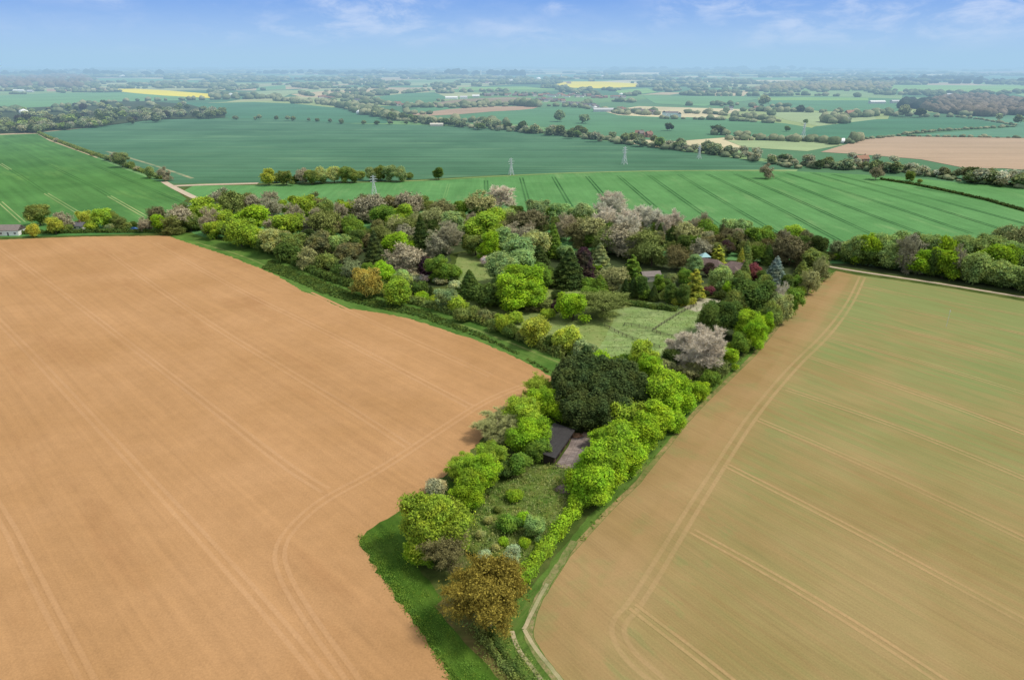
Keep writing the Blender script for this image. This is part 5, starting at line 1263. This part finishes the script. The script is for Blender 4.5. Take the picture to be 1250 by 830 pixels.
hedge('hedge', [(430, 352), (480, 364), (530, 376), (570, 388), (610, 402), (650, 420), (690, 437)], 4.0, 3.0, 'ol', 'olive hedge between the lawn and the margin of the brown field', .55, 40, 5)
hedge('hedge', [(0, 287), (60, 285), (120, 284), (200, 284)], 3.0, 2.2, 'dk', 'thin dark hedge beyond the far edge of the brown field', .7, 14, 6)
hedge('hedge', [(757, 371), (780, 374), (800, 377), (826, 380)], 2.5, 2.2, 'dk', 'dark hedge along the garden side of the paddock', .5, 30, 7)
hedge('hedge', [(829, 374), (848, 370.5)], 2.2, 2.4, 'gd', 'short golden clipped hedge beside the gravel yard', .4, 60, 8)
hedge('hedge', [(45, 161.5), (60, 169), (100, 184), (130, 194), (165, 207), (200, 219)], 5, 2.6, 'ol', 'long thin gappy hedge dividing the two green fields', 1.2, 9, 9)
hedge('hedge', [(1075, 219.5), (1117, 226), (1160, 235), (1205, 245), (1250, 258), (1320, 275)], 3.4, 1.6, 'dg', 'low dark hedge line crossing the tramlined green field', .9, 14, 10)
hedge('hedge', [(722, 600), (760, 572), (815, 506), (856, 462), (893, 428), (930, 396), (975, 350), (998, 330)], 2.6, 1.5, 'dk', 'rough bramble fringe under the trees beside the sown field', .4, 24, 11)
hedge('hedge', [(583, 768), (600, 795), (625, 825), (680, 900)], 1.5, 1.1, 'ol', 'straggly dry hedge running from the orange-brown tree to the field corner', .22, 40, 12)
hedge('hedge', [(600, 770), (616, 800), (640, 835), (690, 900)], 1.6, .9, 'dk', 'low green scrub strip between the dry hedge and the chalky track', .22, 40, 13)
hedge('hedge', [(592, 600), (560, 640), (545, 670)], 3.0, 1.8, 'dk', 'dark undergrowth at the left foot of the trees by the huge oak', .3, 50, 14)

# grass and weeds that nobody could count
def tufts(name, px, n, size, colr, label, h=.5):
    pts = area_pts(px, n, 1, 1); P = []; 
    for x, y, w, _h in pts:
        for _ in range(6): P.append((x + random.gauss(0, .35), y + random.gauss(0, .35), random.uniform(.05, h)))
    P = np.array(P); me = assemble(name, [leaf_cards(P, rng.normal(size=P.shape) + np.array([0, 0, .9]), size, np.clip(rng.normal(.45, .2, len(P)), 0, 1))], [])
    o = link(name, me); o.color = (*PAL[colr], 1); o['kind'] = 'stuff'; o['label'] = label; o['category'] = 'grass'; return o
tufts('grass_tufts', [(320, 328), (352, 340), (392, 358), (440, 372), (500, 384), (580, 410), (640, 436), (672, 458), (668, 452), (600, 414), (520, 380), (440, 362), (380, 338), (330, 318)], 2600, .6, 'dk', 'dark leafy weeds along the upper edge of the brown field', .6)
tufts('grass_tufts', [(575, 640), (600, 600), (640, 575), (670, 565), (700, 572), (700, 620), (660, 670), (640, 700), (610, 700), (580, 680)], 800, .24, 'kh', 'rough pale grass tussocks over the scrub meadow', .6)
tufts('grass_tufts', [(575, 640), (600, 600), (640, 575), (670, 565), (700, 572), (700, 620), (660, 670), (640, 700), (610, 700), (580, 680)], 700, .26, 'ol', 'olive brambles scattered over the scrub meadow', .8)
tufts('grass_tufts', [(560, 760), (600, 820), (650, 860), (690, 860), (645, 800), (612, 760)], 450, .2, 'ol', 'dry weeds at the bottom of the wood beside the chalky track', .7)
tufts('grass_tufts', [(1014, 332), (960, 378), (900, 440), (850, 490), (800, 560), (740, 620), (700, 668), (706, 668), (780, 578), (870, 474), (925, 422), (1018, 333)], 1500, .32, 'gr', 'rank grass on the verge of the sown field', .4)

tufts('grass_tufts', [(735, 440), (760, 385), (800, 372), (872, 372), (830, 430), (790, 450), (700, 440)], 1200, .22, 'gg', 'thin tufty grass in the paddock', .25)
tufts('grass_tufts', [(545, 355), (560, 310), (640, 318), (720, 350), (760, 362), (740, 420), (700, 440), (640, 410), (560, 385)], 900, .24, 'ol', 'longer grass left standing on the lawn', .25)
tufts('grass_tufts', [(442, 655), (462, 690), (500, 745), (540, 800), (560, 834), (600, 834), (560, 780), (520, 720), (490, 680), (480, 640)], 900, .14, 'gr', 'longer green grass on the strip beside the brown field', .2)
tufts('grass_tufts', [(436, 656), (442, 652), (470, 690), (505, 745), (535, 792), (560, 834), (550, 838), (528, 797), (498, 750), (463, 702)], 500, .2, 'gr', 'ragged grass fringe at the soil edge beside the strip', .35)
# ------------------------------------------------------------------ built things
M_black = plain('black_sheet', (.055, .052, .055), rough=.6, var=.15, sc=.8)
M_roofd = plain('dark_boards', (.022, .018, .018), var=.25)
M_conc = None
def conc():
    m, nt, out = new_mat('yard_concrete')
    w = wpos(nt, .35); br = N(nt, 'ShaderNodeTexBrick'); br.inputs['Scale'].default_value = .27; br.inputs['Color1'].default_value = (.30, .25, .24, 1); br.inputs['Color2'].default_value = (.25, .21, .20, 1); br.inputs['Mortar'].default_value = (.16, .13, .12, 1)
    br.inputs['Mortar Size'].default_value = .02; br.offset = 0; L(nt, w, br.inputs['Vector'])
    c = mixc(nt, maprange(nt, noise(nt, w, .35, 5, .7), .42, .62, 0, .7), br.outputs['Color'], (.13, .10, .09)); c = mixc(nt, maprange(nt, noise(nt, w, .2, 3), .5, .62, 0, .6), c, (.40, .32, .28))
    finish(nt, out, c, bump=noise(nt, w, 4), bstr=.2, bdist=.02); return m
CONC = conc()
A0, A1, A2, A3 = G(676, 571), G(702, 572), G(727, 536), G(700, 530)
me = bpy.data.meshes.new('concrete_yard')
yp = [A0, A1, A2, A3, G(694, 545)]
me.from_pydata([(p.x, p.y, z) for z in (.0, .12) for p in yp], [], [(5, 6, 7, 8, 9)] + [(i, (i + 1) % 5, 5 + (i + 1) % 5, 5 + i) for i in range(5)]); me.materials.append(CONC)
tag(link('concrete_yard', me), kind='structure')

# the stable: a long low shed with one dark roof pitched toward the yard
M_wall = plain('tarred_boards', (.035, .026, .022), var=.35, sc=2); M_open = plain('stall_shadow', (.008, .007, .007), var=.1)
def stable():
    a = G(675.5, 568); b = G(699, 534)                     # front foot, near end to far end
    L_ = (b - a).length; u = (b - a).normalized(); ang_ = math.atan2(u.y, u.x)
    root = link('stable_block', None); root.location = a; root.rotation_euler = (0, 0, ang_)
    tag(root, 'long black stable shed with a dark sloping roof beside the concrete yard', 'stable')
    D = 5.6; hf, hb_ = 2.5, 3.3                            # local y grows away from the yard (to the left)
    w = MB(); w.box(0, L_, D - .14, D, 0, hb_ - .06); w.add([(0, 0, 0), (0, D - .15, 0), (0, D - .15, hb_ - .1), (0, 0, hf - .05), (.14, 0, 0), (.14, D - .15, 0), (.14, D - .15, hb_ - .1), (.14, 0, hf - .05)], [(0, 1, 2, 3)[::-1], (4, 5, 6, 7), (0, 3, 7, 4), (1, 5, 6, 2), (2, 6, 7, 3)])
    w.add([(L_, 0, 0), (L_, D - .15, 0), (L_, D - .15, hb_ - .1), (L_, 0, hf - .05), (L_ - .14, 0, 0), (L_ - .14, D - .15, 0), (L_ - .14, D - .15, hb_ - .1), (L_ - .14, 0, hf - .05)], [(0, 1, 2, 3), (4, 5, 6, 7)[::-1], (0, 4, 7, 3), (2, 3, 7, 6)])
    nb = 4; bw = L_ / nb
    for i in range(nb):
        x0 = i * bw; w.box(x0 + .15 if i == 0 else x0, x0 + bw * .32, .16, .28, 0, hf - .1); w.box(x0 + bw * .62, x0 + bw - (.15 if i == nb - 1 else .0), .16, .28, 0, hf - .1); w.box(x0 + bw * .32, x0 + bw * .62, .17, .27, 2.1, hf - .1)
    w.build('wall', M_wall, root)
    for i in range(nb):
        d = MB(); x0 = i * bw; d.box(x0 + bw * .33, x0 + bw * .61, .14, .20, .05, 1.15); d.box(x0 + bw * .33, x0 + bw * .61, .12, .14, .1, .2); d.box(x0 + bw * .33, x0 + bw * .61, .12, .14, 1.0, 1.1)
        d.build('door', plain('door_boards', (.10, .07, .055)), root)
    r = MB(); e = .6
    v = [(-.3, -e, hf - .02), (L_ + .3, -e, hf - .02), (L_ + .3, D + .3, hb_ + .02), (-.3, D + .3, hb_ + .02)]
    r.add(v + [(x, y, z + .09) for x, y, z in v], [(3, 2, 1, 0), (4, 5, 6, 7), (0, 1, 5, 4), (1, 2, 6, 5), (2, 3, 7, 6), (3, 0, 4, 7)])
    for k in range(int(L_ / .62)):                          # ribs of the roof sheets
        x = k * .62; r.add([(x, -e, hf + .07), (x + .07, -e, hf + .07), (x + .07, D + .3, hb_ + .11), (x, D + .3, hb_ + .11), (x, -e, hf + .11), (x + .07, -e, hf + .11), (x + .07, D + .3, hb_ + .15), (x, D + .3, hb_ + .15)], [(4, 5, 6, 7), (0, 1, 5, 4), (0, 4, 7, 3), (1, 2, 6, 5)])
    r.build('roof', M_black, root)
    g = MB(); g.bar((-.3, -e - .07, hf - .02), (L_ + .3, -e - .07, hf - .02), .06, n=6); g.build('gutter', M_roofd, root)
stable()
# muck heap and bricks by the yard
def heap(px, py, w, h, mat, label, name, seed, cat):
    v, f = ICO2; rr = np.random.default_rng(seed); v = v * rr.uniform(.75, 1.25, (len(v), 1)); v = v * np.array([w, w * .7, h]); v[:, 2] = np.maximum(v[:, 2], -.05)
    me = np_mesh(name, v, None, f, (mat,)); o = link(name, me); o.location = G(px, py); tag(o, label, cat)
heap(690, 598, 2.6, 1.1, plain('muck', (.20, .15, .13), var=.5, sc=2), 'grey-brown heap of brushwood in the scrub meadow', 'brushwood_heap', 3, 'heap')
heap(703, 532, 1.9, .8, plain('brick_rubble', (.34, .19, .12), var=.5, sc=2), 'reddish-brown rubble heap on the far side of the concrete yard', 'rubble_heap', 4, 'heap')
heap(716, 531, 2.0, .6, plain('pale_rubble', (.36, .25, .20), var=.5, sc=2), 'paler flat rubble heap right of the reddish-brown one in the yard', 'rubble_heap', 8, 'heap')

# fences of the paddock: posts and rails
M_rail = plain('weathered_rail', (.12, .10, .08), var=.3)
def fence(pts, label):
    P = sample_line([G(x, y) for x, y in pts], 2.4)
    root = link('paddock_fence', None); root.location = P[0]; tag(root, label, 'fence')
    pm = MB(); pm.box(-.08, .08, -.08, .08, 0, 1.35); pme = pm.mesh('post', M_rail)
    for i, p in enumerate(P[:60]):
        o = link('post', pme, root); o.location = p - P[0]
    for z in (.45, .85, 1.22):
        r = MB()
        for a, b in zip(P[:60], P[1:60]): r.bar(a - P[0] + Vector((0, 0, z)), b - P[0] + Vector((0, 0, z)), .06)
        r.build('rail', M_rail, root)
fence([(762, 397), (780, 400), (797, 404), (814, 393), (832, 382), (850, 373)], 'dark rail fence crossing the paddock diagonally to the gravel yard')
fence([(797, 404), (806, 409), (820, 412), (833, 415)], 'short rail fence leaving the diagonal fence toward the bare tree')
fence([(738, 398), (750, 405), (765, 412), (785, 419), (805, 425)], 'rail fence along the near side of the paddock by the big olive tree')

# house in the wood, brown tiled roofs, with a small pale conservatory
M_tile = plain('brown_roof_tiles', (.17, .125, .115), var=.25, sc=1.5); M_brick = plain('brick_wall', (.30, .17, .12), var=.2); M_glass = plain('window_glass', (.03, .04, .05), rough=.15, var=.05, spec=.6)
M_white = plain('white_paint', (.84, .84, .82), var=.06); M_cream = plain('cream_render', (.62, .58, .50), var=.08); M_slate = plain('slate_roof', (.13, .13, .15), var=.2); M_red = plain('red_roof_tiles', (.28, .16, .12), var=.2); M_teal = plain('pale_teal_roof', (.30, .52, .54), var=.08, rough=.4)
M_shed = plain('pale_sheeting', (.55, .55, .56), var=.08); M_orange = plain('orange_roof_tiles', (.36, .20, .13), var=.15); M_greyr = plain('grey_brown_roof', (.22, .19, .18), var=.2)

def gable(root, x0, x1, y0, y1, h, rh, wall, roof, axis='x', hip=0.0, windows=0, door=False, chimney=None, ov=.4):
    w = MB(); w.box(x0, x1, y0, y1, 0, h)
    cx, cy = (x0 + x1) / 2, (y0 + y1) / 2
    if not hip:
        if axis == 'x': w.add([(x0, y0, h), (x0, y1, h), (x0, cy, h + rh), (x1, y0, h), (x1, y1, h), (x1, cy, h + rh)], [(0, 2, 1), (3, 4, 5)])
        else: w.add([(x0, y0, h), (x1, y0, h), (cx, y0, h + rh), (x0, y1, h), (x1, y1, h), (cx, y1, h + rh)], [(0, 1, 2), (3, 5, 4)])
    w.build('wall', wall, root)
    r = MB(); t = .16; X0, X1, Y0, Y1 = x0 - ov, x1 + ov, y0 - ov, y1 + ov; z = h - ov * rh / max(.1, (cy - y0 if axis == 'x' else cx - x0)) + .05
    hp = hip * (cy - Y0 if axis == 'x' else cx - X0)
    if axis == 'x': v = [(X0, Y0, z), (X1, Y0, z), (X1, Y1, z), (X0, Y1, z), (X0 + hp, cy, h + rh + .06), (X1 - hp, cy, h + rh + .06)]
    else: v = [(X0, Y1, z), (X0, Y0, z), (X1, Y0, z), (X1, Y1, z), (cx, Y1 - hp, h + rh + .06), (cx, Y0 + hp, h + rh + .06)]
    v2 = [(a, b, c + t) for a, b, c in v]
    r.add(v + v2, [(6, 7, 11, 10), (8, 9, 10, 11), (7, 8, 11), (9, 6, 10), (0, 4, 5, 1), (2, 5, 4, 3), (1, 5, 2), (3, 4, 0), (0, 1, 7, 6), (1, 2, 8, 7), (2, 3, 9, 8), (3, 0, 6, 9)])
    ro = r.build('roof', roof, root)
    if chimney:
        c = MB(); c.box(chimney[0] - .4, chimney[0] + .4, chimney[1] - .35, chimney[1] + .35, h + rh * .4, h + rh + 1.2); c.box(chimney[0] - .48, chimney[0] + .48, chimney[1] - .43, chimney[1] + .43, h + rh + 1.2, h + rh + 1.35)
        c.bar((chimney[0], chimney[1], h + rh + 1.35), (chimney[0], chimney[1], h + rh + 1.7), .14, n=6); c.build('chimney', M_brick, ro)
    for k in range(windows):
        xa = x0 + (x1 - x0) * (k + .5) / windows
        for zc in ([1.5] if h < 4 else [1.5, 4.1]):
            if door and k == windows // 2 and zc == 1.5:
                d = MB(); d.box(xa - .5, xa + .5, y0 - .06, y0 - .003, 0, 2.1); d.build('door', M_slate, root); continue
            f = MB()
            for a in ((xa - .75, xa - .65, zc - .6, zc + .6), (xa + .65, xa + .75, zc - .6, zc + .6), (xa - .65, xa + .65, zc + .5, zc + .6), (xa - .65, xa + .65, zc - .6, zc - .5), (xa - .04, xa + .04, zc - .5, zc + .5)):
                f.box(a[0], a[1], y0 - .08, y0 - .003, a[2], a[3])
            fo = f.build('window', M_white, root); g = MB(); g.box(xa - .65, xa + .65, y0 - .04, y0 - .004, zc - .5, zc + .5); g.build('pane', M_glass, fo)

def house(px, py, w, d, h, rh, rot, wall, roof, label, cat='house', name='house', **kw):
    root = link(name, None); p = G(px, py); root.location = (p.x, p.y, 0); root.rotation_euler = (0, 0, rot); tag(root, label, cat)
    gable(root, -w / 2, w / 2, 0, d, h, rh, wall, roof, **kw); return root
hs = house(896, 338, 14, 9, 3.4, 3.0, -.55, M_brick, M_tile, 'brown-roofed house half hidden among the garden trees', hip=.8, windows=4, door=True, chimney=(3, 4.5))
gable(hs, -21, -8.0, 2.5, 9, 3.2, 2.6, M_brick, M_tile, hip=.8, windows=3)
gable(hs, -3.2, 3.2, -5, .003, 3.6, 2.6, M_brick, M_tile, axis='y', hip=.8)
cs = house(861, 324, 4.6, 4.2, 4.6, 1.5, .1, M_white, M_teal, 'small white garden pavilion with pale teal hipped roof at the left end of the house', 'pavilion', 'garden_pavilion', hip=.9, windows=3)
house(796, 344, 9, 6, 2.8, 1.6, .15, M_cream, M_greyr, 'low pale outbuilding between the cedars at the edge of the wood', 'outbuilding', 'outbuilding', windows=2)
# houses on the lane at the left
house(6, 288, 17, 8, 3.4, 2.6, .05, M_white, M_greyr, 'white-walled bungalow with brown roof at the far left edge of the brown field', 'bungalow', 'bungalow', windows=4, door=True, chimney=(-5, 4))
house(-14, 290, 9, 7, 2.8, 2.2, .1, M_brick, M_red, 'red-brick annexe beside the white bungalow at the left frame edge', 'outbuilding', 'outbuilding', windows=2)
house(92, 281, 10, 6, 2.6, 1.8, -.05, M_cream, M_slate, 'grey-roofed cottage between the trees on the lane', 'cottage', 'cottage', windows=3, chimney=(2, 3))
# parked vehicles in the lane
def car(px, py, rot, col, label):
    root = link('parked_car', None); p = G(px, py); root.location = p; root.rotation_euler = (0, 0, rot); tag(root, label, 'car')
    b = MB(); prof = [(-2.1, .35), (-2.15, .8), (-1.5, .95), (-1.0, 1.4), (.6, 1.42), (1.25, .95), (2.05, .8), (2.1, .35)]
    n = len(prof); V = [(x, y * (1 if z < 1 else .82), z) for y in (-.85, .85) for x, z in prof]
    b.add(V, [tuple(range(n)), tuple(range(2 * n - 1, n - 1, -1))] + [(i + n, i + n + 1, i + 1, i) for i in range(n - 1)] + [(n - 1, 0, n, 2 * n - 1)][::1])
    b.build('body', col, root)
    g = MB(); g.box(-.85, .5, -.80, .80, .98, 1.34); g.build('window', M_glass, root)
    wm = MB(); wm.bar((0, -.1, 0), (0, .1, 0), .32, n=12); wme = wm.mesh('wheel', M_roofd)
    for sx in (-1.35, 1.35):
        for sy in (-.82, .82): o = link('wheel', wme, root); o.location = (sx, sy, .32)
M_blue = plain('blue_paint', (.05, .14, .42), rough=.3, var=.05, spec=.5)
car(164, 280.5, .1, M_blue, 'small blue car on the lane beyond the brown field'); car(44, 285.5, .0, M_white, 'white car parked beside the bungalow trees'); car(102, 280.5, -.1, M_shed, 'silver car parked between trees on the lane')

# distant houses: wall, roof, chimney
random.seed(33)
HG = 'village houses in the middle distance'
def tiny(px, py, w, d, h, rh, rot, wall, roof, label, group=HG, name='village_house', cat='house', chim=True):
    root = link(name, None); p = G(px, py); root.location = (p.x, p.y, 0); root.rotation_euler = (0, 0, rot); tag(root, label, cat, group)
    gable(root, -w / 2, w / 2, 0, d, h, rh, wall, roof, windows=0, chimney=(w * .3, d / 2) if chim else None)
RW = [('red-roofed', M_red), ('brown-roofed', M_greyr), ('slate-roofed', M_slate), ('orange-roofed', M_orange)]; WW = [('white', M_white), ('cream', M_cream), ('brick', M_brick)]
def village(x0, x1, ya, yb, n, where, size=14, walls=(0, 1, 2), roofs=(0, 1, 2, 3)):
    for i in range(n):
        x = x0 + (x1 - x0) * (i + random.uniform(.1, .9)) / n; y = ya + (yb - ya) * (i + .5) / n + random.uniform(-1.3, 1.3)
        rw, rm = RW[random.choice(roofs)]; ww, wm = WW[random.choice(walls)]
        tiny(x, y, size * random.uniform(.8, 1.4), size * .7, random.uniform(3.5, 5.5), 3.2, random.uniform(-.6, .6), wm, rm, f'{rw} {ww} house {where}, {ORD[i % 20]} from the left', f'{where} houses')
village(592, 645, 117.5, 117, 13, 'in the row above the brown field', 13, (1, 2), (0, 1))
village(648, 716, 117.5, 118.5, 16, 'in the sunlit village left half', 13, (0, 1, 2), (0, 1, 3))
village(716, 765, 119, 121, 9, 'in the sunlit village right half', 13, (1, 2), (0, 1, 3))
village(652, 690, 123, 125, 14, 'in the brick village cluster', 12, (1, 2), (0, 1, 2))
village(688, 730, 128.5, 132.5, 14, 'in the white terrace row', 11, (0, 0, 1), (1, 2))
village(752, 800, 135.5, 139.5, 12, 'left of the white farmhouse', 11, (0, 1, 2), (0, 1, 2))
village(776, 798, 166.5, 168.5, 4, 'beyond the winding hedgerow', 9, (2,), (1, 0))
village(390, 408, 119.5, 121, 5, 'in the hamlet at left centre', 12, (1, 2), (0,))
village(470, 495, 128.5, 129.5, 6, 'in the pinkish hamlet', 12, (1, 2), (0, 1))
village(560, 700, 100.5, 101.5, 9, 'in the farther hazy village', 18, (1, 0), (0, 3))
village(385, 450, 90.5, 90.5, 9, 'in the town on the hazy horizon', 40, (1, 0), (3, 0))
for i, (x, y, w, c, lab) in enumerate([(551, 121.5, 36, M_white, 'long white barn, left end of the row above the brown field'), (566, 121, 22, M_white, 'shorter white barn right of the long white barn'), (581, 119.5, 22, M_cream, 'cream barn third along the row above the brown field'), (737, 137, 44, M_shed, 'long low white shed at the end of the terrace row'),
                                  (22, 112.5, 40, M_white, 'long white farm building at the far left'), (36, 113, 20, M_shed, 'grey farm shed right of the long white farm building'), (457, 101.5, 40, M_white, 'white barn range in the hazy fields above the hamlet'), (1156, 117.5, 50, M_shed, 'wide grey shed amid dark trees at far right'), (1072, 127, 40, M_shed, 'low grey glasshouse in the green field, right middle distance'), (1094, 126.5, 22, M_shed, 'short grey glasshouse beside the longer one')]):
    tiny(x, y, w, 13, 5, 3, random.uniform(-.1, .1), c, M_shed if i % 2 else M_white if i != 3 else M_slate, lab, 'barns in the middle distance', 'farm_barn', 'barn', chim=False)
fh = house(820, 143.5, 24, 9, 8.5, 2.4, -.15, M_white, M_greyr, 'large white farmhouse with several gables in the middle distance', 'farmhouse', 'farmhouse', windows=4, chimney=(-6, 5))
gable(fh, -19, -12.1, -3, 5, 9.5, 2.4, M_white, M_slate, axis='y'); gable(fh, 12.1, 18, -2, 6, 7, 2.4, M_white, M_greyr, axis='y', windows=1)
house(1040, 141, 20, 12, 5, 4.5, .2, M_orange, M_orange, 'orange-walled farmhouse beside a dark hedge, right middle distance', 'house', 'house', windows=3)
house(926, 135, 20, 11, 5, 4, .1, M_cream, M_red, 'pinkish cottage right of the tall pale willow', 'cottage', 'cottage', windows=3); house(890, 135, 18, 11, 5, 3, 0, M_white, M_slate, 'pale slate-roofed cottage left of the tall pale willow', 'cottage', 'cottage', windows=3)
house(1054, 199, 13, 8, 4.2, 3.4, .15, M_brick, M_orange, 'cottage with a bright orange roof inside the thick hedge', 'cottage', 'cottage', windows=3, chimney=(3, 4))
house(436, 125, 14, 9, 5, 4, .1, M_white, M_slate, 'small white house near the start of the winding hedgerow', 'house', 'house'); house(533, 154.5, 22, 8, 3, 2, .05, M_cream, M_cream, 'pale low shed at the field end of the winding hedgerow', 'shed', 'shed')

# ------------------------------------------------------------------ pylons and masts
M_steel = plain('galvanised_steel', (.62, .65, .68), rough=.5, var=.06, metal=0)
M_ins = plain('insulator', (.18, .13, .11), rough=.3)
def pylon_meshes():
    t = MB(); H = 1.0
    lev = [(0, .115), (.22, .082), (.42, .055), (.60, .034), (.74, .026), (.87, .022), (1.0, .004)]; r = .0065
    cn = lambda w, z: [(-w, -w, z), (w, -w, z), (w, w, z), (-w, w, z)]
    for (z0, w0), (z1_, w1) in zip([(a, b) for a, b in lev], [(a, b) for a, b in lev][1:]):
        A, B = cn(w0, z0), cn(w1, z1_)
        for k in range(4):
            t.bar(A[k], B[k], r); t.bar(A[k], B[(k + 1) % 4], r * .7); t.bar(A[(k + 1) % 4], B[k], r * .7); t.bar(B[k], B[(k + 1) % 4], r * .7)
    arms = []
    for z, l in ((.66, .15), (.79, .19), (.91, .13)):
        a = MB()
        for sx in (-1, 1):
            for sy in (-.024, .024):
                a.bar((sx * .02, sy, z), (sx * l, 0, z + .005), r * .8); a.bar((sx * .02, sy, z + .045), (sx * l, 0, z + .005), r * .8)
            a.bar((sx * l * .5, -.015, z), (sx * l * .5, .015, z + .03), r * .6)
        a2 = []
        for sx in (-1, 1):
            ins = MB()
            for k in range(5): ins.bar((sx * l, 0, z - .008 * k), (sx * l, 0, z - .008 * k - .005), .007, n=6)
            a2.append(ins.mesh('insulator', M_ins))
        arms.append((a.mesh('cross_arm', M_steel), a2))
    return t.mesh('lattice_tower', M_steel), arms
PT, PA = pylon_meshes()
def pylon(px, base, top, rot, label):
    p = G(px, base); h = 10
    for _ in range(5):
        q = G(px, top, h)
        # raise the height until its top stands over the base
        h = h * 1.0; lo, hi = 1, 90
        for _ in range(30):
            m_ = (lo + hi) / 2
            if G(px, top, m_).y > p.y: lo = m_
            else: hi = m_
        h = lo; break
    root = link('electricity_pylon', None); root.location = p; root.rotation_euler = (0, 0, rot); root.scale = (h * 1.15, h * 1.15, h); tag(root, label, 'pylon', 'pylons of the power line')
    link('lattice_tower', PT, root)
    for a, i in PA: o = link('cross_arm', a, root); [link('insulator', q, o) for q in i]
    return p, h
for a in [(457, 238, 214, .5, 'grey lattice pylon in the green field just above the wood, before the bush clump'), (624, 214, 193, .5, 'grey lattice pylon on the boundary of the dark green field, second along the line'), (762, 201, 179, .5, 'grey lattice pylon standing within the dark green field'), (853, 194, 177, .5, 'grey lattice pylon against the winding hedgerow'),
          (980, 169, 150, .5, 'pale pylon beside a small green tree in the far field'), (1035, 151, 143, .5, 'small distant pylon left of the orange farmhouse'), (236, 268, 247, .5, 'blue-grey pylon rising behind the left tip of the wood')]:
    pylon(*a)
def mast(px, base, top, r, label, cat='mast', name='radio_mast'):
    p = G(px, base); lo, hi = 1, 400
    for _ in range(30):
        m_ = (lo + hi) / 2
        if G(px, top, m_).y > p.y: lo = m_
        else: hi = m_
    root = link(name, None); root.location = p; tag(root, label, cat)
    b = MB(); b.bar((0, 0, 0), (0, 0, lo), r, r * .6, 8); b.build('shaft', M_white, root); c = MB(); c.bar((0, 0, lo), (0, 0, lo * 1.03), r * .9, r * .9, 8); c.build('top_platform', M_shed, root)
mast(587, 95, 86, 5, 'slim white mast rising from the dark wood in the hazy distance'); mast(467.5, 87, 82.5, 30, 'stout white tower on the hazy horizon left of centre', 'tower', 'water_tower'); mast(685, 97.5, 91.5, 8, 'pale church tower behind the yellow rape field', 'tower', 'church_tower'); mast(541, 91.5, 87, 7, 'small white mast left of the taller slim one')
# thin pole standing in the sown field
def pole(px, base, label):
    p = G(px, base); root = link('monitoring_pole', None); root.location = p; tag(root, label, 'pole')
    b = MB(); b.bar((0, 0, 0), (0, 0, 7), .07, .05, 6); b.build('shaft', M_steel, root); c = MB(); c.box(-.35, .35, -.05, .05, 6.6, 6.7); c.box(-.1, .1, -.1, .1, 7, 7.25); c.build('cross_bar', M_steel, root)
pole(1155, 399, 'thin grey pole standing alone in the upper part of the sown field')
